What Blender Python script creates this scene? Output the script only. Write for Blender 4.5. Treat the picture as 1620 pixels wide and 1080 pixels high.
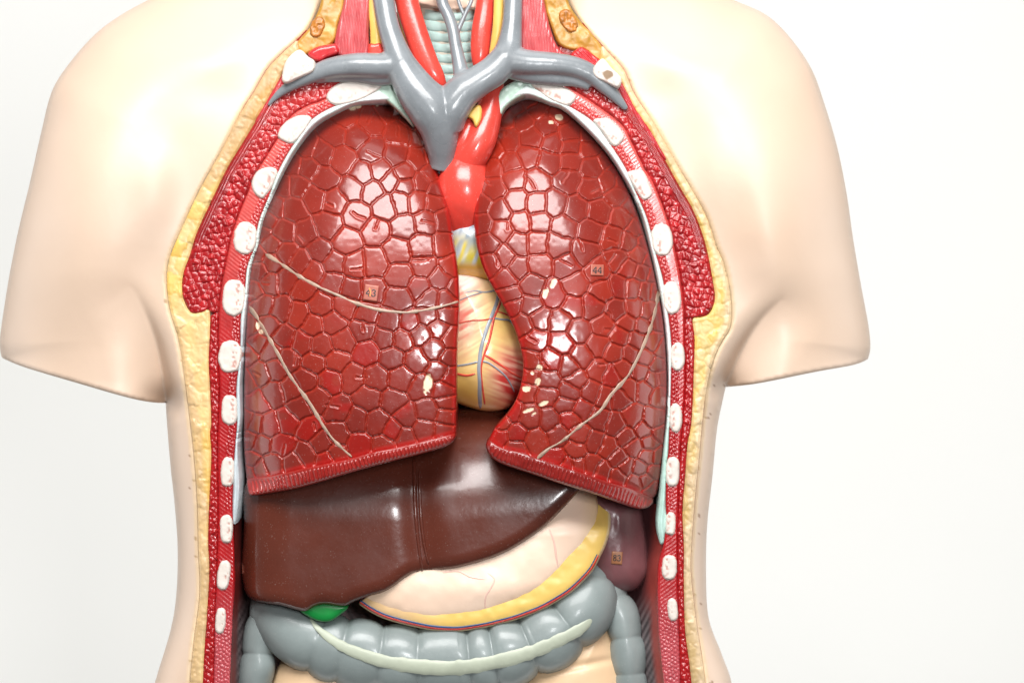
import bpy, math, random
import numpy as np
from mathutils import Vector, Matrix

# ------------------------------------------------------------------ scene, camera, light
for o in list(bpy.data.objects): bpy.data.objects.remove(o)
scene = bpy.context.scene
C = scene.collection
S, DIST = 0.00033, 4000.0          # metres per model unit, camera distance in units

cam_d = bpy.data.cameras.new('camera'); cam = bpy.data.objects.new('camera', cam_d); C.objects.link(cam)
cam.location = (0, -DIST*S, 0); cam.rotation_euler = (math.radians(90), 0, 0)
cam_d.sensor_fit = 'HORIZONTAL'; cam_d.sensor_width = 36; cam_d.lens = 36*DIST/1620
cam_d.clip_start = 0.05; cam_d.clip_end = 50
cam_d.dof.use_dof = True; cam_d.dof.focus_distance = (DIST-45)*S; cam_d.dof.aperture_fstop = 10
scene.camera = cam
scene.view_settings.view_transform = 'Standard'; scene.view_settings.look = 'None'
scene.view_settings.exposure = 0.0; scene.view_settings.gamma = 1.0
scene.view_settings.use_curve_mapping = False

world = bpy.data.worlds.new('World'); scene.world = world; world.use_nodes = True
bg = world.node_tree.nodes['Background']
bg.inputs['Color'].default_value = (1.0, 0.985, 0.96, 1); bg.inputs['Strength'].default_value = 0.13

def area(name, loc, target, sx, sy, power, col=(1, 1, 1)):
    d = bpy.data.lights.new(name, 'AREA'); d.shape = 'RECTANGLE'; d.size = sx; d.size_y = sy
    d.energy = power; d.color = col
    o = bpy.data.objects.new(name, d); C.objects.link(o); o.location = loc
    o.rotation_euler = (Vector(target)-Vector(loc)).to_track_quat('-Z', 'Y').to_euler()
    return o
area('ceiling_light', (0.0, -0.20, 1.45), (0, 0.0, 0.0), 1.3, 0.6, 6.0, (1, 0.98, 0.96))
area('front_softbox', (-0.06, -1.00, 0.90), (0, 0, 0.05), 0.95, 0.60, 31, (1, 0.99, 0.975))
area('window_light', (0.20, -1.42, 0.12), (0, 0, -0.05), 0.15, 0.24, 8.0, (0.98, 0.99, 1.0))
area('side_light', (-1.25, 0.22, -0.15), (0, 0.05, -0.1), 0.9, 1.3, 7.0, (1, 1, 0.99))  # unseen lamp pair added to brighten the flanks, for bright surroundings
area('side_light', (1.25, 0.22, -0.15), (0, 0.05, -0.1), 0.9, 1.3, 8.0, (1, 1, 0.99))
area('backdrop_light', (0.1, 0.35, 1.6), (0.1, 1.35, 0.0), 2.8, 0.5, 8.8, (1, 1, 0.99))
area('backdrop_light', (0.1, 0.35, -1.6), (0.1, 1.35, 0.0), 2.8, 0.5, 10.0, (1, 1, 0.985))

# ------------------------------------------------------------------ helpers
def W(px, py, dy):
    px = np.asarray(px, float); py = np.asarray(py, float); dy = np.asarray(dy, float)
    k = (DIST+dy)/DIST
    return np.stack([(px-810)*S*k, dy*S+0*px, (540-py)*S*k], -1)

def lin(hexs):
    v = np.array([int(hexs[i:i+2], 16)/255 for i in (0, 2, 4)])
    return np.where(v <= 0.04045, v/12.92, ((v+0.055)/1.055)**2.4)

def sstep(a, b, x):
    t = np.clip((x-a)/(b-a), 0, 1); return t*t*(3-2*t)

def curl(d, R):                      # quarter-circle profile: 1 at the edge, 0 beyond R
    t = np.clip(1-d/R, 0, 1); return 1-np.sqrt(np.maximum(0, 1-t*t))

def vnoise(x, y, scale, seed=0):
    x = np.asarray(x)/scale; y = np.asarray(y)/scale
    xi = np.floor(x).astype(np.int64); yi = np.floor(y).astype(np.int64); fx = x-xi; fy = y-yi
    fx = fx*fx*(3-2*fx); fy = fy*fy*(3-2*fy)
    def h(a, b):
        n = (a*374761393+b*668265263+seed*974711) & 0x7fffffff
        n = ((n ^ (n >> 13))*1274126177) & 0x7fffffff
        return ((n ^ (n >> 16)) & 0xffff)/65535.0
    return ((h(xi, yi)*(1-fx)+h(xi+1, yi)*fx)*(1-fy)+(h(xi, yi+1)*(1-fx)+h(xi+1, yi+1)*fx)*fy)*2-1

def spline(pts, step=4.0, closed=False):
    P = np.array(pts, float); n = len(P); out = []
    rng = range(n if closed else n-1)
    for i in rng:
        if closed: a, b, c, d = P[(i-1) % n], P[i], P[(i+1) % n], P[(i+2) % n]
        else: a, b, c, d = P[max(i-1, 0)], P[i], P[i+1], P[min(i+2, n-1)]
        m = max(1, int(np.linalg.norm((c-b)[:2])/step))
        t = (np.arange(m)/m)[:, None]
        out.append(0.5*((2*b)+(-a+c)*t+(2*a-5*b+4*c-d)*t*t+(-a+3*b-3*c+d)*t**3))
    if not closed: out.append(P[-1:])
    return np.concatenate(out)

def pdist(x, y, poly, closed=False, want_pt=False, want_t=False):
    P = np.asarray(poly, float)[:, :2]
    A = P if closed else P[:-1]
    B = np.roll(P, -1, 0) if closed else P[1:]
    AB = B-A; L2 = np.maximum((AB**2).sum(1), 1e-9)
    x = np.ravel(x); y = np.ravel(y); n = len(x)
    dist = np.empty(n); pt = np.empty((n, 2)); tt = np.empty(n)
    cum = np.concatenate([[0], np.cumsum(np.sqrt(L2))])
    ch = max(1, int(3e6/len(A)))
    for s in range(0, n, ch):
        xs = x[s:s+ch, None]; ys = y[s:s+ch, None]
        t = np.clip(((xs-A[:, 0])*AB[:, 0]+(ys-A[:, 1])*AB[:, 1])/L2, 0, 1)
        dx = xs-A[:, 0]-t*AB[:, 0]; dy = ys-A[:, 1]-t*AB[:, 1]
        d2 = dx*dx+dy*dy; k = d2.argmin(1); r = np.arange(len(k))
        dist[s:s+ch] = np.sqrt(d2[r, k])
        if want_pt or want_t:
            tk = t[r, k]; pt[s:s+ch] = A[k]+tk[:, None]*AB[k]; tt[s:s+ch] = cum[k]+tk*np.sqrt(L2[k])
    if want_pt: return dist, pt
    if want_t: return dist, tt/cum[-1]
    return dist

def inside(gx, gy, polys):           # even-odd on a regular grid (rows gy, columns gx)
    m = np.zeros((len(gy), len(gx)), bool)
    for P in polys:
        P = np.asarray(P)[:, :2]; A = P; B = np.roll(P, -1, 0)
        for j, y in enumerate(gy):
            c = (A[:, 1] > y) != (B[:, 1] > y)
            if not c.any(): continue
            a, b = A[c], B[c]
            xs = np.sort(a[:, 0]+(y-a[:, 1])/(b[:, 1]-a[:, 1])*(b[:, 0]-a[:, 0]))
            m[j] ^= (np.searchsorted(xs, gx) % 2).astype(bool)
    return m

class Reg: pass
def region(polys, h):
    """regular grid clipped to closed outlines, border snapped to them"""
    P0 = np.asarray(polys[0])
    gx = np.arange(P0[:, 0].min()-h, P0[:, 0].max()+2*h, h)+0.137*h
    gy = np.arange(P0[:, 1].min()-h, P0[:, 1].max()+2*h, h)+0.211*h
    m = inside(gx, gy, polys)
    q = m[:-1, :-1] & m[1:, :-1] & m[:-1, 1:] & m[1:, 1:]
    nx = len(gx); J, I = np.nonzero(q)
    quads = np.stack([J*nx+I, (J+1)*nx+I, (J+1)*nx+I+1, J*nx+I+1], 1)   # faces the camera
    used, inv = np.unique(quads, return_inverse=True); quads = inv.reshape(quads.shape)
    x = gx[used % nx].copy(); y = gy[used // nx].copy()
    e = np.concatenate([quads[:, [0, 1]], quads[:, [1, 2]], quads[:, [2, 3]], quads[:, [3, 0]]])
    key = np.sort(e, 1); k1 = key[:, 0].astype(np.int64)*len(x)+key[:, 1]
    _, idx, cnt = np.unique(k1, return_index=True, return_counts=True)
    be = e[idx[cnt == 1]]
    bv = np.unique(be)
    best = np.full(len(bv), 1e9); bp = np.zeros((len(bv), 2))
    for P in polys:
        d, pt = pdist(x[bv], y[bv], P, True, True)
        s = d < best; best[s] = d[s]; bp[s] = pt[s]
    x[bv] = bp[:, 0]; y[bv] = bp[:, 1]
    r = Reg(); r.x, r.y, r.quads, r.be, r.bv = x, y, quads, be, bv
    r.d = np.full(len(x), 1e9)
    for P in polys: r.d = np.minimum(r.d, pdist(x, y, np.asarray(P), True))
    return r

def set_col(me, col):
    a = me.color_attributes.new('Col', 'FLOAT_COLOR', 'POINT')
    c = np.ones((len(me.vertices), 4), np.float32); c[:, :3] = col
    a.data.foreach_set('color', c.ravel())

def mesh_np(name, v, faces, col=None, normals=None):
    me = bpy.data.meshes.new(name)
    v = np.asarray(v, np.float32)
    if isinstance(faces, np.ndarray):
        n, k = faces.shape
        me.vertices.add(len(v)); me.vertices.foreach_set('co', v.ravel())
        me.loops.add(n*k); me.loops.foreach_set('vertex_index', faces.astype(np.int32).ravel())
        me.polygons.add(n); me.polygons.foreach_set('loop_start', (np.arange(n)*k).astype(np.int32))
        me.update(calc_edges=True)
    else:
        me.from_pydata([tuple(p) for p in v], [], faces); me.update()
    me.polygons.foreach_set('use_smooth', np.ones(len(me.polygons), bool))
    if col is not None: set_col(me, col)
    if normals is not None: me.normals_split_custom_set_from_vertices(normals.astype(np.float32).tolist())
    return me

def ob(name, me, mat, parent=None):
    o = bpy.data.objects.new(name, me); C.objects.link(o)
    if mat is not None: me.materials.clear(); me.materials.append(mat)
    if parent is not None: o.parent = parent; o.matrix_parent_inverse = parent_inv(parent)
    return o
def parent_inv(p):                   # every mesh keeps world coordinates; only the Empties are offset
    return Matrix.Translation(-p.location) if p.type == 'EMPTY' else Matrix.Identity(4)

def thing(name, label, cat, loc, group=None):
    o = bpy.data.objects.new(name, None); C.objects.link(o); o.location = loc
    o.empty_display_size = 0.02
    o['label'] = label; o['category'] = cat
    if group: o['group'] = group
    return o

def solid(name, r, z, zback, mat, parent=None, col=None, skirt_round=0.0):
    """front height field + side walls + closed back"""
    z = np.broadcast_to(z, r.x.shape).astype(float)
    V = W(r.x, r.y, z); n = len(V)
    bvi = {int(b): n+i for i, b in enumerate(r.bv)}
    B = V[r.bv].copy(); B[:, 1] = zback*S if np.isscalar(zback) else zback[r.bv]*S
    allv = np.concatenate([V, B])
    mp = np.zeros(n, np.int64); mp[r.bv] = n+np.arange(len(r.bv))
    side = np.stack([r.be[:, 1], r.be[:, 0], mp[r.be[:, 0]], mp[r.be[:, 1]]], 1)
    F = np.concatenate([r.quads, side])
    cc = None
    if col is not None:
        col = np.broadcast_to(col, (n, 3)); cc = np.concatenate([col, col[r.bv]])
    return ob(name, mesh_np(name, allv, F, cc), mat, parent)

def vnormals(V, quads):
    a = V[quads[:, 2]]-V[quads[:, 0]]; b = V[quads[:, 3]]-V[quads[:, 1]]
    fn = np.cross(a, b); N = np.zeros_like(V)
    for k in range(4): np.add.at(N, quads[:, k], fn)
    return N/np.maximum(np.linalg.norm(N, axis=1), 1e-12)[:, None]

def voronoi(x, y, seeds):
    s = np.asarray(seeds, float); n = len(x); lab = np.empty(n, int); db = np.empty(n); d1 = np.empty(n)
    ch = max(1, int(4e6/len(s))); K = min(5, len(s)-1)
    for a in range(0, n, ch):
        dx = x[a:a+ch, None]-s[:, 0]; dy = y[a:a+ch, None]-s[:, 1]; d2 = dx*dx+dy*dy
        idx = np.argpartition(d2, K, 1)[:, :K+1]; v = np.take_along_axis(d2, idx, 1)
        o = v.argsort(1); idx = np.take_along_axis(idx, o, 1); v = np.take_along_axis(v, o, 1)
        f = idx[:, :1]; ds = np.sqrt((s[idx[:, 1:], 0]-s[f, 0])**2+(s[idx[:, 1:], 1]-s[f, 1])**2)
        e = (v[:, 1:]-v[:, :1])/(2*np.maximum(ds, 1e-6))
        lab[a:a+ch] = idx[:, 0]; db[a:a+ch] = e.min(1); d1[a:a+ch] = np.sqrt(v[:, 0])
    return lab, db, d1

def split_cells(r, z, lab, name, mat, parent, col, keep=None, limit=300, rest_name=None, zback=None):
    """each cell of a relief becomes a piece of its own, normals kept from the whole surface"""
    V = W(r.x, r.y, z); N = vnormals(V, r.quads)
    ql = lab[r.quads[:, 0]]
    labs, cnt = np.unique(ql, return_counts=True)
    order = labs[np.argsort(-cnt)]
    keep_l = [l for l in order if l >= 0][:limit]
    made = 0
    ks = set(int(k) for k in keep_l)
    srt = np.argsort(ql, kind='stable'); qs = ql[srt]
    for l in keep_l:
        a, b = np.searchsorted(qs, [l, l+1]); f = r.quads[srt[a:b]]
        if len(f) < 4: continue
        u, inv = np.unique(f, return_inverse=True)
        ob(name, mesh_np(name, V[u], inv.reshape(f.shape), col[u], N[u]), mat, parent); made += 1
    restmask = ~np.isin(ql, list(ks))
    f = r.quads[restmask]
    if len(f) and rest_name:
        u, inv = np.unique(f, return_inverse=True)
        o = ob(rest_name, mesh_np(rest_name, V[u], inv.reshape(f.shape), col[u], N[u]), mat, parent)
        if len(labs) > limit: o['kind'] = 'stuff'
    return made

def tube(path, rad, nseg=24, flat=1.0, mod=None, caps=True):
    """path (x, y, depth) in units; returns verts in units and faces"""
    P = np.asarray(path, float); R = np.asarray(rad, float); n = len(P)
    T = np.gradient(P, axis=0); T /= np.linalg.norm(T, axis=1)[:, None]
    up = np.array([0, 0, -1.0])      # toward the camera
    V = []; F = []
    for i in range(n):
        a = np.cross(T[i], up); a /= max(np.linalg.norm(a), 1e-6); b = np.cross(a, T[i])
        th = np.arange(nseg)/nseg*2*math.pi
        m = np.ones(nseg) if mod is None else mod(i/(n-1), th)
        V.append(P[i]+(a*np.cos(th)[:, None]+flat*b*np.sin(th)[:, None])*(R[i]*m)[:, None])
    V = np.concatenate(V)
    for i in range(n-1):
        for j in range(nseg):
            k = (j+1) % nseg
            F.append((i*nseg+j, i*nseg+k, (i+1)*nseg+k, (i+1)*nseg+j))
    if caps:
        V = np.concatenate([V, P[:1], P[-1:]]); c0, c1 = len(V)-2, len(V)-1
        for j in range(nseg):
            k = (j+1) % nseg
            F.append((c0, k, j)); F.append((c1, (n-1)*nseg+j, (n-1)*nseg+k))
    return V, F

def tube_ob(name, pts, mat, parent=None, nseg=20, flat=1.0, mod=None, step=4, col=None):
    """pts: (x, y, depth, radius)"""
    P = spline(pts, step); V, F = tube(P[:, :3], np.maximum(P[:, 3], 0.3), nseg, flat, mod)
    me = mesh_np(name, W(V[:, 0], V[:, 1], V[:, 2]), F)
    if col is not None: set_col(me, np.broadcast_to(col, (len(me.vertices), 3)))
    return ob(name, me, mat, parent)

def tubes_remeshed(name, tubes, voxel, smooth, mat, parent, flat=1.0, grow=1.0):
    AV, AF, off = [], [], 0
    for pts in tubes:
        P = spline(pts, 3); V, F = tube(P[:, :3], np.maximum(P[:, 3]*grow, 0.5), 20, flat)
        AV.append(W(V[:, 0], V[:, 1], V[:, 2])); AF += [tuple(i+off for i in f) for f in F]; off += len(V)
    me = mesh_np(name, np.concatenate(AV), AF)
    t = bpy.data.objects.new('temporary', me); C.objects.link(t)
    m = t.modifiers.new('r', 'REMESH'); m.mode = 'VOXEL'; m.voxel_size = voxel*S
    m = t.modifiers.new('s', 'SMOOTH'); m.iterations = smooth; m.factor = 0.5
    dg = bpy.context.evaluated_depsgraph_get()
    me2 = bpy.data.meshes.new_from_object(t.evaluated_get(dg)); me2.name = name
    bpy.data.objects.remove(t); bpy.data.meshes.remove(me)
    me2.polygons.foreach_set('use_smooth', np.ones(len(me2.polygons), bool))
    return ob(name, me2, mat, parent)

def ridge(name, path, width, zf, height, mat, parent=None, col=None, na=9, step=2.0, taper=True, lift=0.0, wob=0.0):
    """raised cord lying on a surface zf; path (x, y), width full, rounded"""
    P = spline(path, step)[:, :2]; n = len(P)
    T = np.gradient(P, axis=0); T /= np.linalg.norm(T, axis=1)[:, None]
    Nn = np.stack([-T[:, 1], T[:, 0]], 1)
    s = np.linspace(0, 1, n)
    w = np.broadcast_to(np.asarray(width, float) if np.isscalar(width) else np.interp(s, np.linspace(0, 1, len(width)), width), n).copy()
    if wob: w *= 1+wob*vnoise(np.arange(n)*step, np.zeros(n), 9, 5)
    if taper: w *= np.clip(np.minimum(s, 1-s)*n*step/ (np.max(w)*1.2), 0.15, 1)**0.5
    u = np.linspace(-1, 1, na)
    X = P[:, 0:1]+Nn[:, 0:1]*u*w[:, None]/2; Y = P[:, 1:2]+Nn[:, 1:2]*u*w[:, None]/2
    hgt = height*np.sqrt(np.maximum(0, 1-u*u))*(w/np.max(w))[:, None]
    if wob: hgt = hgt*(1+0.5*wob*vnoise(X, Y, 7, 9))
    Z = zf(X.ravel(), Y.ravel()).reshape(X.shape)+0.8-lift-hgt
    V = W(X.ravel(), Y.ravel(), Z.ravel())
    I = np.arange(n*na).reshape(n, na)
    F = np.stack([I[:-1, :-1].ravel(), I[:-1, 1:].ravel(), I[1:, 1:].ravel(), I[1:, :-1].ravel()], 1)
    me = mesh_np(name, V, F, None if col is None else np.broadcast_to(col, (len(V), 3)))
    return ob(name, me, mat, parent)

# ------------------------------------------------------------------ materials
def mat(name, color=None, rough=0.35, crough=0.12, coat=0.0, spec=0.5, attr=False, var=0.0, vscale=60, bump=0.0, bscale=400,
        dust=0.0, sss=0.0, rvar=0.0, stretch=None):
    m = bpy.data.materials.new(name); m.use_nodes = True
    nt = m.node_tree; N = nt.nodes; L = nt.links; p = N['Principled BSDF']
    tc = N.new('ShaderNodeTexCoord'); vec = tc.outputs['Object']
    geo = N.new('ShaderNodeNewGeometry'); vec = geo.outputs['Position']
    if stretch:
        mp = N.new('ShaderNodeMapping'); mp.inputs['Scale'].default_value = stretch
        L.new(vec, mp.inputs['Vector']); vec2 = mp.outputs['Vector']
    else: vec2 = vec
    if attr:
        a = N.new('ShaderNodeAttribute'); a.attribute_name = 'Col'; base = a.outputs['Color']
    else:
        c = N.new('ShaderNodeRGB'); c.outputs[0].default_value = (*color, 1); base = c.outputs[0]
    if var:
        n = N.new('ShaderNodeTexNoise'); n.inputs['Scale'].default_value = vscale; n.inputs['Detail'].default_value = 4
        L.new(vec, n.inputs['Vector'])
        mr = N.new('ShaderNodeMapRange'); mr.inputs['From Min'].default_value = 0.3; mr.inputs['From Max'].default_value = 0.7
        mr.inputs['To Min'].default_value = 1-var; mr.inputs['To Max'].default_value = 1+var
        L.new(n.outputs['Fac'], mr.inputs['Value'])
        mx = N.new('ShaderNodeMix'); mx.data_type = 'RGBA'; mx.blend_type = 'MULTIPLY'; mx.inputs['Factor'].default_value = 1
        L.new(base, mx.inputs['A']); cb = N.new('ShaderNodeCombineColor')
        for i in range(3): L.new(mr.outputs[0], cb.inputs[i])
        L.new(cb.outputs[0], mx.inputs['B']); base = mx.outputs['Result']
    if dust:
        n = N.new('ShaderNodeTexNoise'); n.inputs['Scale'].default_value = 1500; n.inputs['Detail'].default_value = 1
        L.new(vec, n.inputs['Vector'])
        mr = N.new('ShaderNodeMapRange'); mr.inputs['From Min'].default_value = 0.70; mr.inputs['From Max'].default_value = 0.76
        mr.inputs['To Max'].default_value = dust; L.new(n.outputs['Fac'], mr.inputs['Value'])
        mx = N.new('ShaderNodeMix'); mx.data_type = 'RGBA'; mx.inputs['B'].default_value = (0.75, 0.68, 0.62, 1)
        L.new(mr.outputs[0], mx.inputs['Factor']); L.new(base, mx.inputs['A']); base = mx.outputs['Result']
    L.new(base, p.inputs['Base Color'])
    p.inputs['Roughness'].default_value = rough
    p.inputs['Specular IOR Level'].default_value = spec
    p.inputs['Coat Weight'].default_value = coat; p.inputs['Coat Roughness'].default_value = crough
    if sss:
        p.inputs['Subsurface Weight'].default_value = sss; p.inputs['Subsurface Radius'].default_value = (1, 0.5, 0.3)
        p.inputs['Subsurface Scale'].default_value = 0.003
    if rvar:
        n = N.new('ShaderNodeTexNoise'); n.inputs['Scale'].default_value = 45; n.inputs['Detail'].default_value = 3
        L.new(vec, n.inputs['Vector']); mr = N.new('ShaderNodeMapRange')
        mr.inputs['From Min'].default_value = 0.3; mr.inputs['From Max'].default_value = 0.7
        mr.inputs['To Min'].default_value = max(0.05, rough-rvar); mr.inputs['To Max'].default_value = rough+rvar
        L.new(n.outputs['Fac'], mr.inputs['Value']); L.new(mr.outputs[0], p.inputs['Roughness'])
    if bump:
        n = N.new('ShaderNodeTexNoise'); n.inputs['Scale'].default_value = bscale; n.inputs['Detail'].default_value = 3
        L.new(vec2, n.inputs['Vector']); b = N.new('ShaderNodeBump'); b.inputs['Strength'].default_value = bump
        b.inputs['Distance'].default_value = 0.001; L.new(n.outputs['Fac'], b.inputs['Height'])
        L.new(b.outputs[0], p.inputs['Normal'])
    return m

M = {}
M['skin'] = mat('skin_paint', attr=True, rough=0.42, var=0.02, vscale=25, bump=0.035, bscale=260, rvar=0.05, dust=0.12)
M['lung'] = mat('lung_lacquer', attr=True, crough=0.15, rough=0.38, coat=0.7, spec=0.34, var=0.10, vscale=55, bump=0.10, bscale=420, dust=0.18, rvar=0.07)
M['muscle'] = mat('muscle_lacquer', attr=True, rough=0.26, coat=0.25, var=0.12, vscale=150, bump=0.12, bscale=500)
M['fat'] = mat('fat_paint', attr=True, rough=0.38, var=0.12, vscale=120, bump=0.18, bscale=350)
M['bone'] = mat('bone_paint', attr=True, rough=0.42, var=0.03, vscale=200, bump=0.12, bscale=300)
M['pleura'] = mat('pleura_paint', attr=True, rough=0.3, var=0.06, vscale=90, bump=0.1, bscale=300)
M['vein'] = mat('vein_lacquer', lin('7e8387'), rough=0.28, coat=0.3, var=0.12, vscale=80, bump=0.12, bscale=350, dust=0.2, rvar=0.06)
M['artery'] = mat('artery_lacquer', lin('d6453a'), rough=0.25, coat=0.3, var=0.12, vscale=110, bump=0.12, bscale=400, dust=0.2)
M['coro_artery'] = mat('coronary_artery_paint', lin('d85040'), rough=0.28, coat=0.2, var=0.15, vscale=120)
M['nerve'] = mat('nerve_paint', lin('e0b45c'), rough=0.35, var=0.1, vscale=100, bump=0.1)
M['trachea'] = mat('trachea_paint', attr=True, rough=0.35, var=0.1, vscale=140, bump=0.15)
M['cavity'] = mat('cavity_paint', attr=True, rough=0.45, var=0.2, vscale=60, bump=0.1)
M['heart'] = mat('heart_paint', attr=True, rough=0.3, coat=0.25, var=0.05, vscale=120, bump=0.08, bscale=400)
M['liver'] = mat('liver_lacquer', lin('58281c'), rough=0.28, coat=0.3, var=0.12, vscale=28, bump=0.05, bscale=420, dust=0.16, rvar=0.07)
M['gall'] = mat('gallbladder_paint', lin('128038'), rough=0.3, var=0.15, vscale=90)
M['stomach'] = mat('stomach_paint', attr=True, rough=0.36, var=0.03, vscale=70, bump=0.07, bscale=350, rvar=0.05)
M['colon'] = mat('colon_lacquer', lin('86908f'), rough=0.38, coat=0.15, var=0.10, vscale=60, bump=0.10, bscale=350, rvar=0.06, dust=0.15)
M['taenia'] = mat('taenia_paint', lin('b2b9a6'), rough=0.45, var=0.08, vscale=90, bump=0.1)
M['bowel'] = mat('bowel_paint', lin('e2c19b'), rough=0.36, var=0.04, vscale=60, bump=0.08)
M['spleen'] = mat('spleen_paint', lin('7c5053'), rough=0.33, coat=0.15, var=0.18, vscale=60, bump=0.12)
M['blue'] = mat('blue_line_paint', lin('3d5c8c'), rough=0.35)
M['coro_vein'] = mat('coronary_vein_paint', lin('98a0a8'), rough=0.25, coat=0.2, var=0.12, vscale=120)
M['cream'] = mat('cream_line_paint', lin('a68c7a'), rough=0.34, var=0.2, vscale=160, bump=0.25, bscale=600)
M['sticker'] = mat('sticker_film', lin('a85e4e'), rough=0.34, var=0.08, vscale=300)
M['sticker_dark'] = mat('sticker_paper', lin('9a6644'), rough=0.4, var=0.1, vscale=300)
M['ink'] = mat('ink_print', lin('2e2426'), rough=0.5)
M['scratch'] = mat('scratch_paint', lin('e08a4a'), rough=0.5)
M['wallpaper'] = mat('white_wall', lin('f4f4f1'), rough=0.7, var=0.01, vscale=3)

# ------------------------------------------------------------------ backdrop
def backdrop():
    n = 24; V = []; F = []
    prof = [(1.35, 2.6), (1.35, 0.6), (1.35, -0.6), (1.35, -2.2)]
    for (y, z) in prof: V += [(-3.0, y, z), (3.6, y, z)]
    for i in range(len(prof)-1): F.append((2*i, 2*i+1, 2*i+3, 2*i+2))
    o = ob('backdrop', mesh_np('backdrop', V, F), M['wallpaper']); o['kind'] = 'structure'
    o['label'] = 'plain bright white wall behind the torso'
backdrop()

# ------------------------------------------------------------------ torso: outlines (units = picture units at the cut plane)
L0 = [(507,-90),(507,-30),(507,0),(489,40),(473,60),(447,84),(424,108),(400,148),(382,176),(347,244),(316,300),(284,369),(267,413),(264,449),(269,490),(282,535),(291,591),(300,658),(307,720),(312,791),(314,865),(316,939),(307,1013),(298,1100)]
L1 = [(447,116),(424,158),(404,193),(382,229),(360,265),(342,302),(329,329),(311,369),(300,404),(290,433),(288,458),(293,480),(304,495),(318,494),(331,491),(332,524),(330,569),(332,613),(334,669),(332,684),(334,720),(331,791),(329,854),(331,902),(327,976),(323,1032),(320,1100)]
L2 = [(560,121),(516,156),(486,168),(460,185),(439,220),(405,274),(393,302),(369,364),(360,404),(351,449),(346,500),(345,569),(347,613),(344,702),(345,791),(343,902),(340,980),(338,1100)]
L4 = [(600,142),(560,158),(528,169),(493,190),(463,231),(442,268),(427,307),(409,353),(404,387),(391,424),(387,469),(381,502),(380,558),(374,613),(375,669),(371,720),(368,791),(369,830),(371,902),(368,976),(363,1100)]
L5 = [(622,158),(590,160),(560,164),(535,175),(498,197),(469,233),(451,264),(438,291),(416,342),(407,387),(396,418),(391,464),(387,509),(383,558),(380,613),(381,658),(376,702),(379,760),(378,790),(374,822),(370,832)]
R0 = [(900,-90),(900,-30),(900,0),(920,33),(958,78),(987,111),(1004,149),(1029,187),(1055,231),(1073,264),(1093,297),(1118,342),(1133,387),(1147,422),(1156,469),(1156,514),(1142,540),(1129,569),(1118,613),(1111,669),(1107,715),(1101,773),(1095,847),(1093,902),(1101,976),(1112,1050),(1118,1100)]
R1 = [(981,129),(1004,176),(1029,213),(1051,251),(1074,293),(1096,331),(1111,369),(1120,402),(1127,440),(1131,473),(1122,496),(1108,502),(1096,504),(1099,536),(1098,580),(1096,636),(1093,676),(1088,701),(1084,754),(1080,810),(1082,865),(1082,921),(1084,995),(1091,1050),(1096,1100)]
R2 = [(878,122),(904,140),(945,168),(984,198),(1002,231),(1020,267),(1036,295),(1058,353),(1067,391),(1076,436),(1082,480),(1083,502),(1084,569),(1084,613),(1080,669),(1076,720),(1073,800),(1072,900),(1074,1000),(1077,1100)]
R4 = [(833,132),(870,152),(898,167),(938,193),(967,231),(991,269),(1003,298),(1024,347),(1036,396),(1049,444),(1057,498),(1062,547),(1061,613),(1059,669),(1057,716),(1054,736),(1053,791),(1054,828),(1049,863),(1041,900),(1041,976),(1045,1032),(1053,1100)]
R5 = [(800,160),(833,150),(870,163),(893,172),(927,202),(960,238),(984,273),(1011,324),(1029,387),(1042,447),(1053,513),(1058,591),(1056,658),(1050,713),(1044,784),(1040,828),(1043,852),(1046,862)]
sL0, sR0 = spline(L0), spline(R0)
sL1, sR1, sL2, sR2, sL4, sR4, sL5, sR5 = [spline(p, 4) for p in (L1, R1, L2, R2, L4, R4, L5, R5)]

SILL = [(470,-90),(400,-70),(330,-45),(285,-25),(235,0),(190,25),(150,55),(110,100),(82,145),(65,210),(47,290),(30,360),(14,440),(1,525),(0,552),(3,566)]
BOTL = [(3,566),(40,581),(120,605),(200,628),(240,636),(262,637)]
FLKL = [(262,637),(265,680),(270,740),(276,795),(281,865),(279,939),(270,995),(250,1062),(236,1110)]
FLKR = [(1162,1110),(1156,1073),(1141,1032),(1121,976),(1117,902),(1119,828),(1127,754),(1133,690),(1138,658),(1148,612)]
BOTR = [(1148,612),(1200,606),(1290,588),(1350,577),(1373,568)]
SILR = [(1373,568),(1377,550),(1374,515),(1362,450),(1350,380),(1340,310),(1325,235),(1306,170),(1284,110),(1250,60),(1212,24),(1160,0),(1100,-28),(1030,-55),(960,-75),(930,-90)]
CRL = [(203,452),(214,462),(232,500),(246,540),(255,585),(261,625),(263,640)]
CRR = [(1236,474),(1212,497),(1192,522),(1174,552),(1160,582),(1151,606),(1148,615)]
outl = np.concatenate([spline(p, 5) for p in (SILL, BOTL, FLKL, FLKR, BOTR, SILR)])
hole = np.concatenate([sL0, sR0[::-1]])

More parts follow.
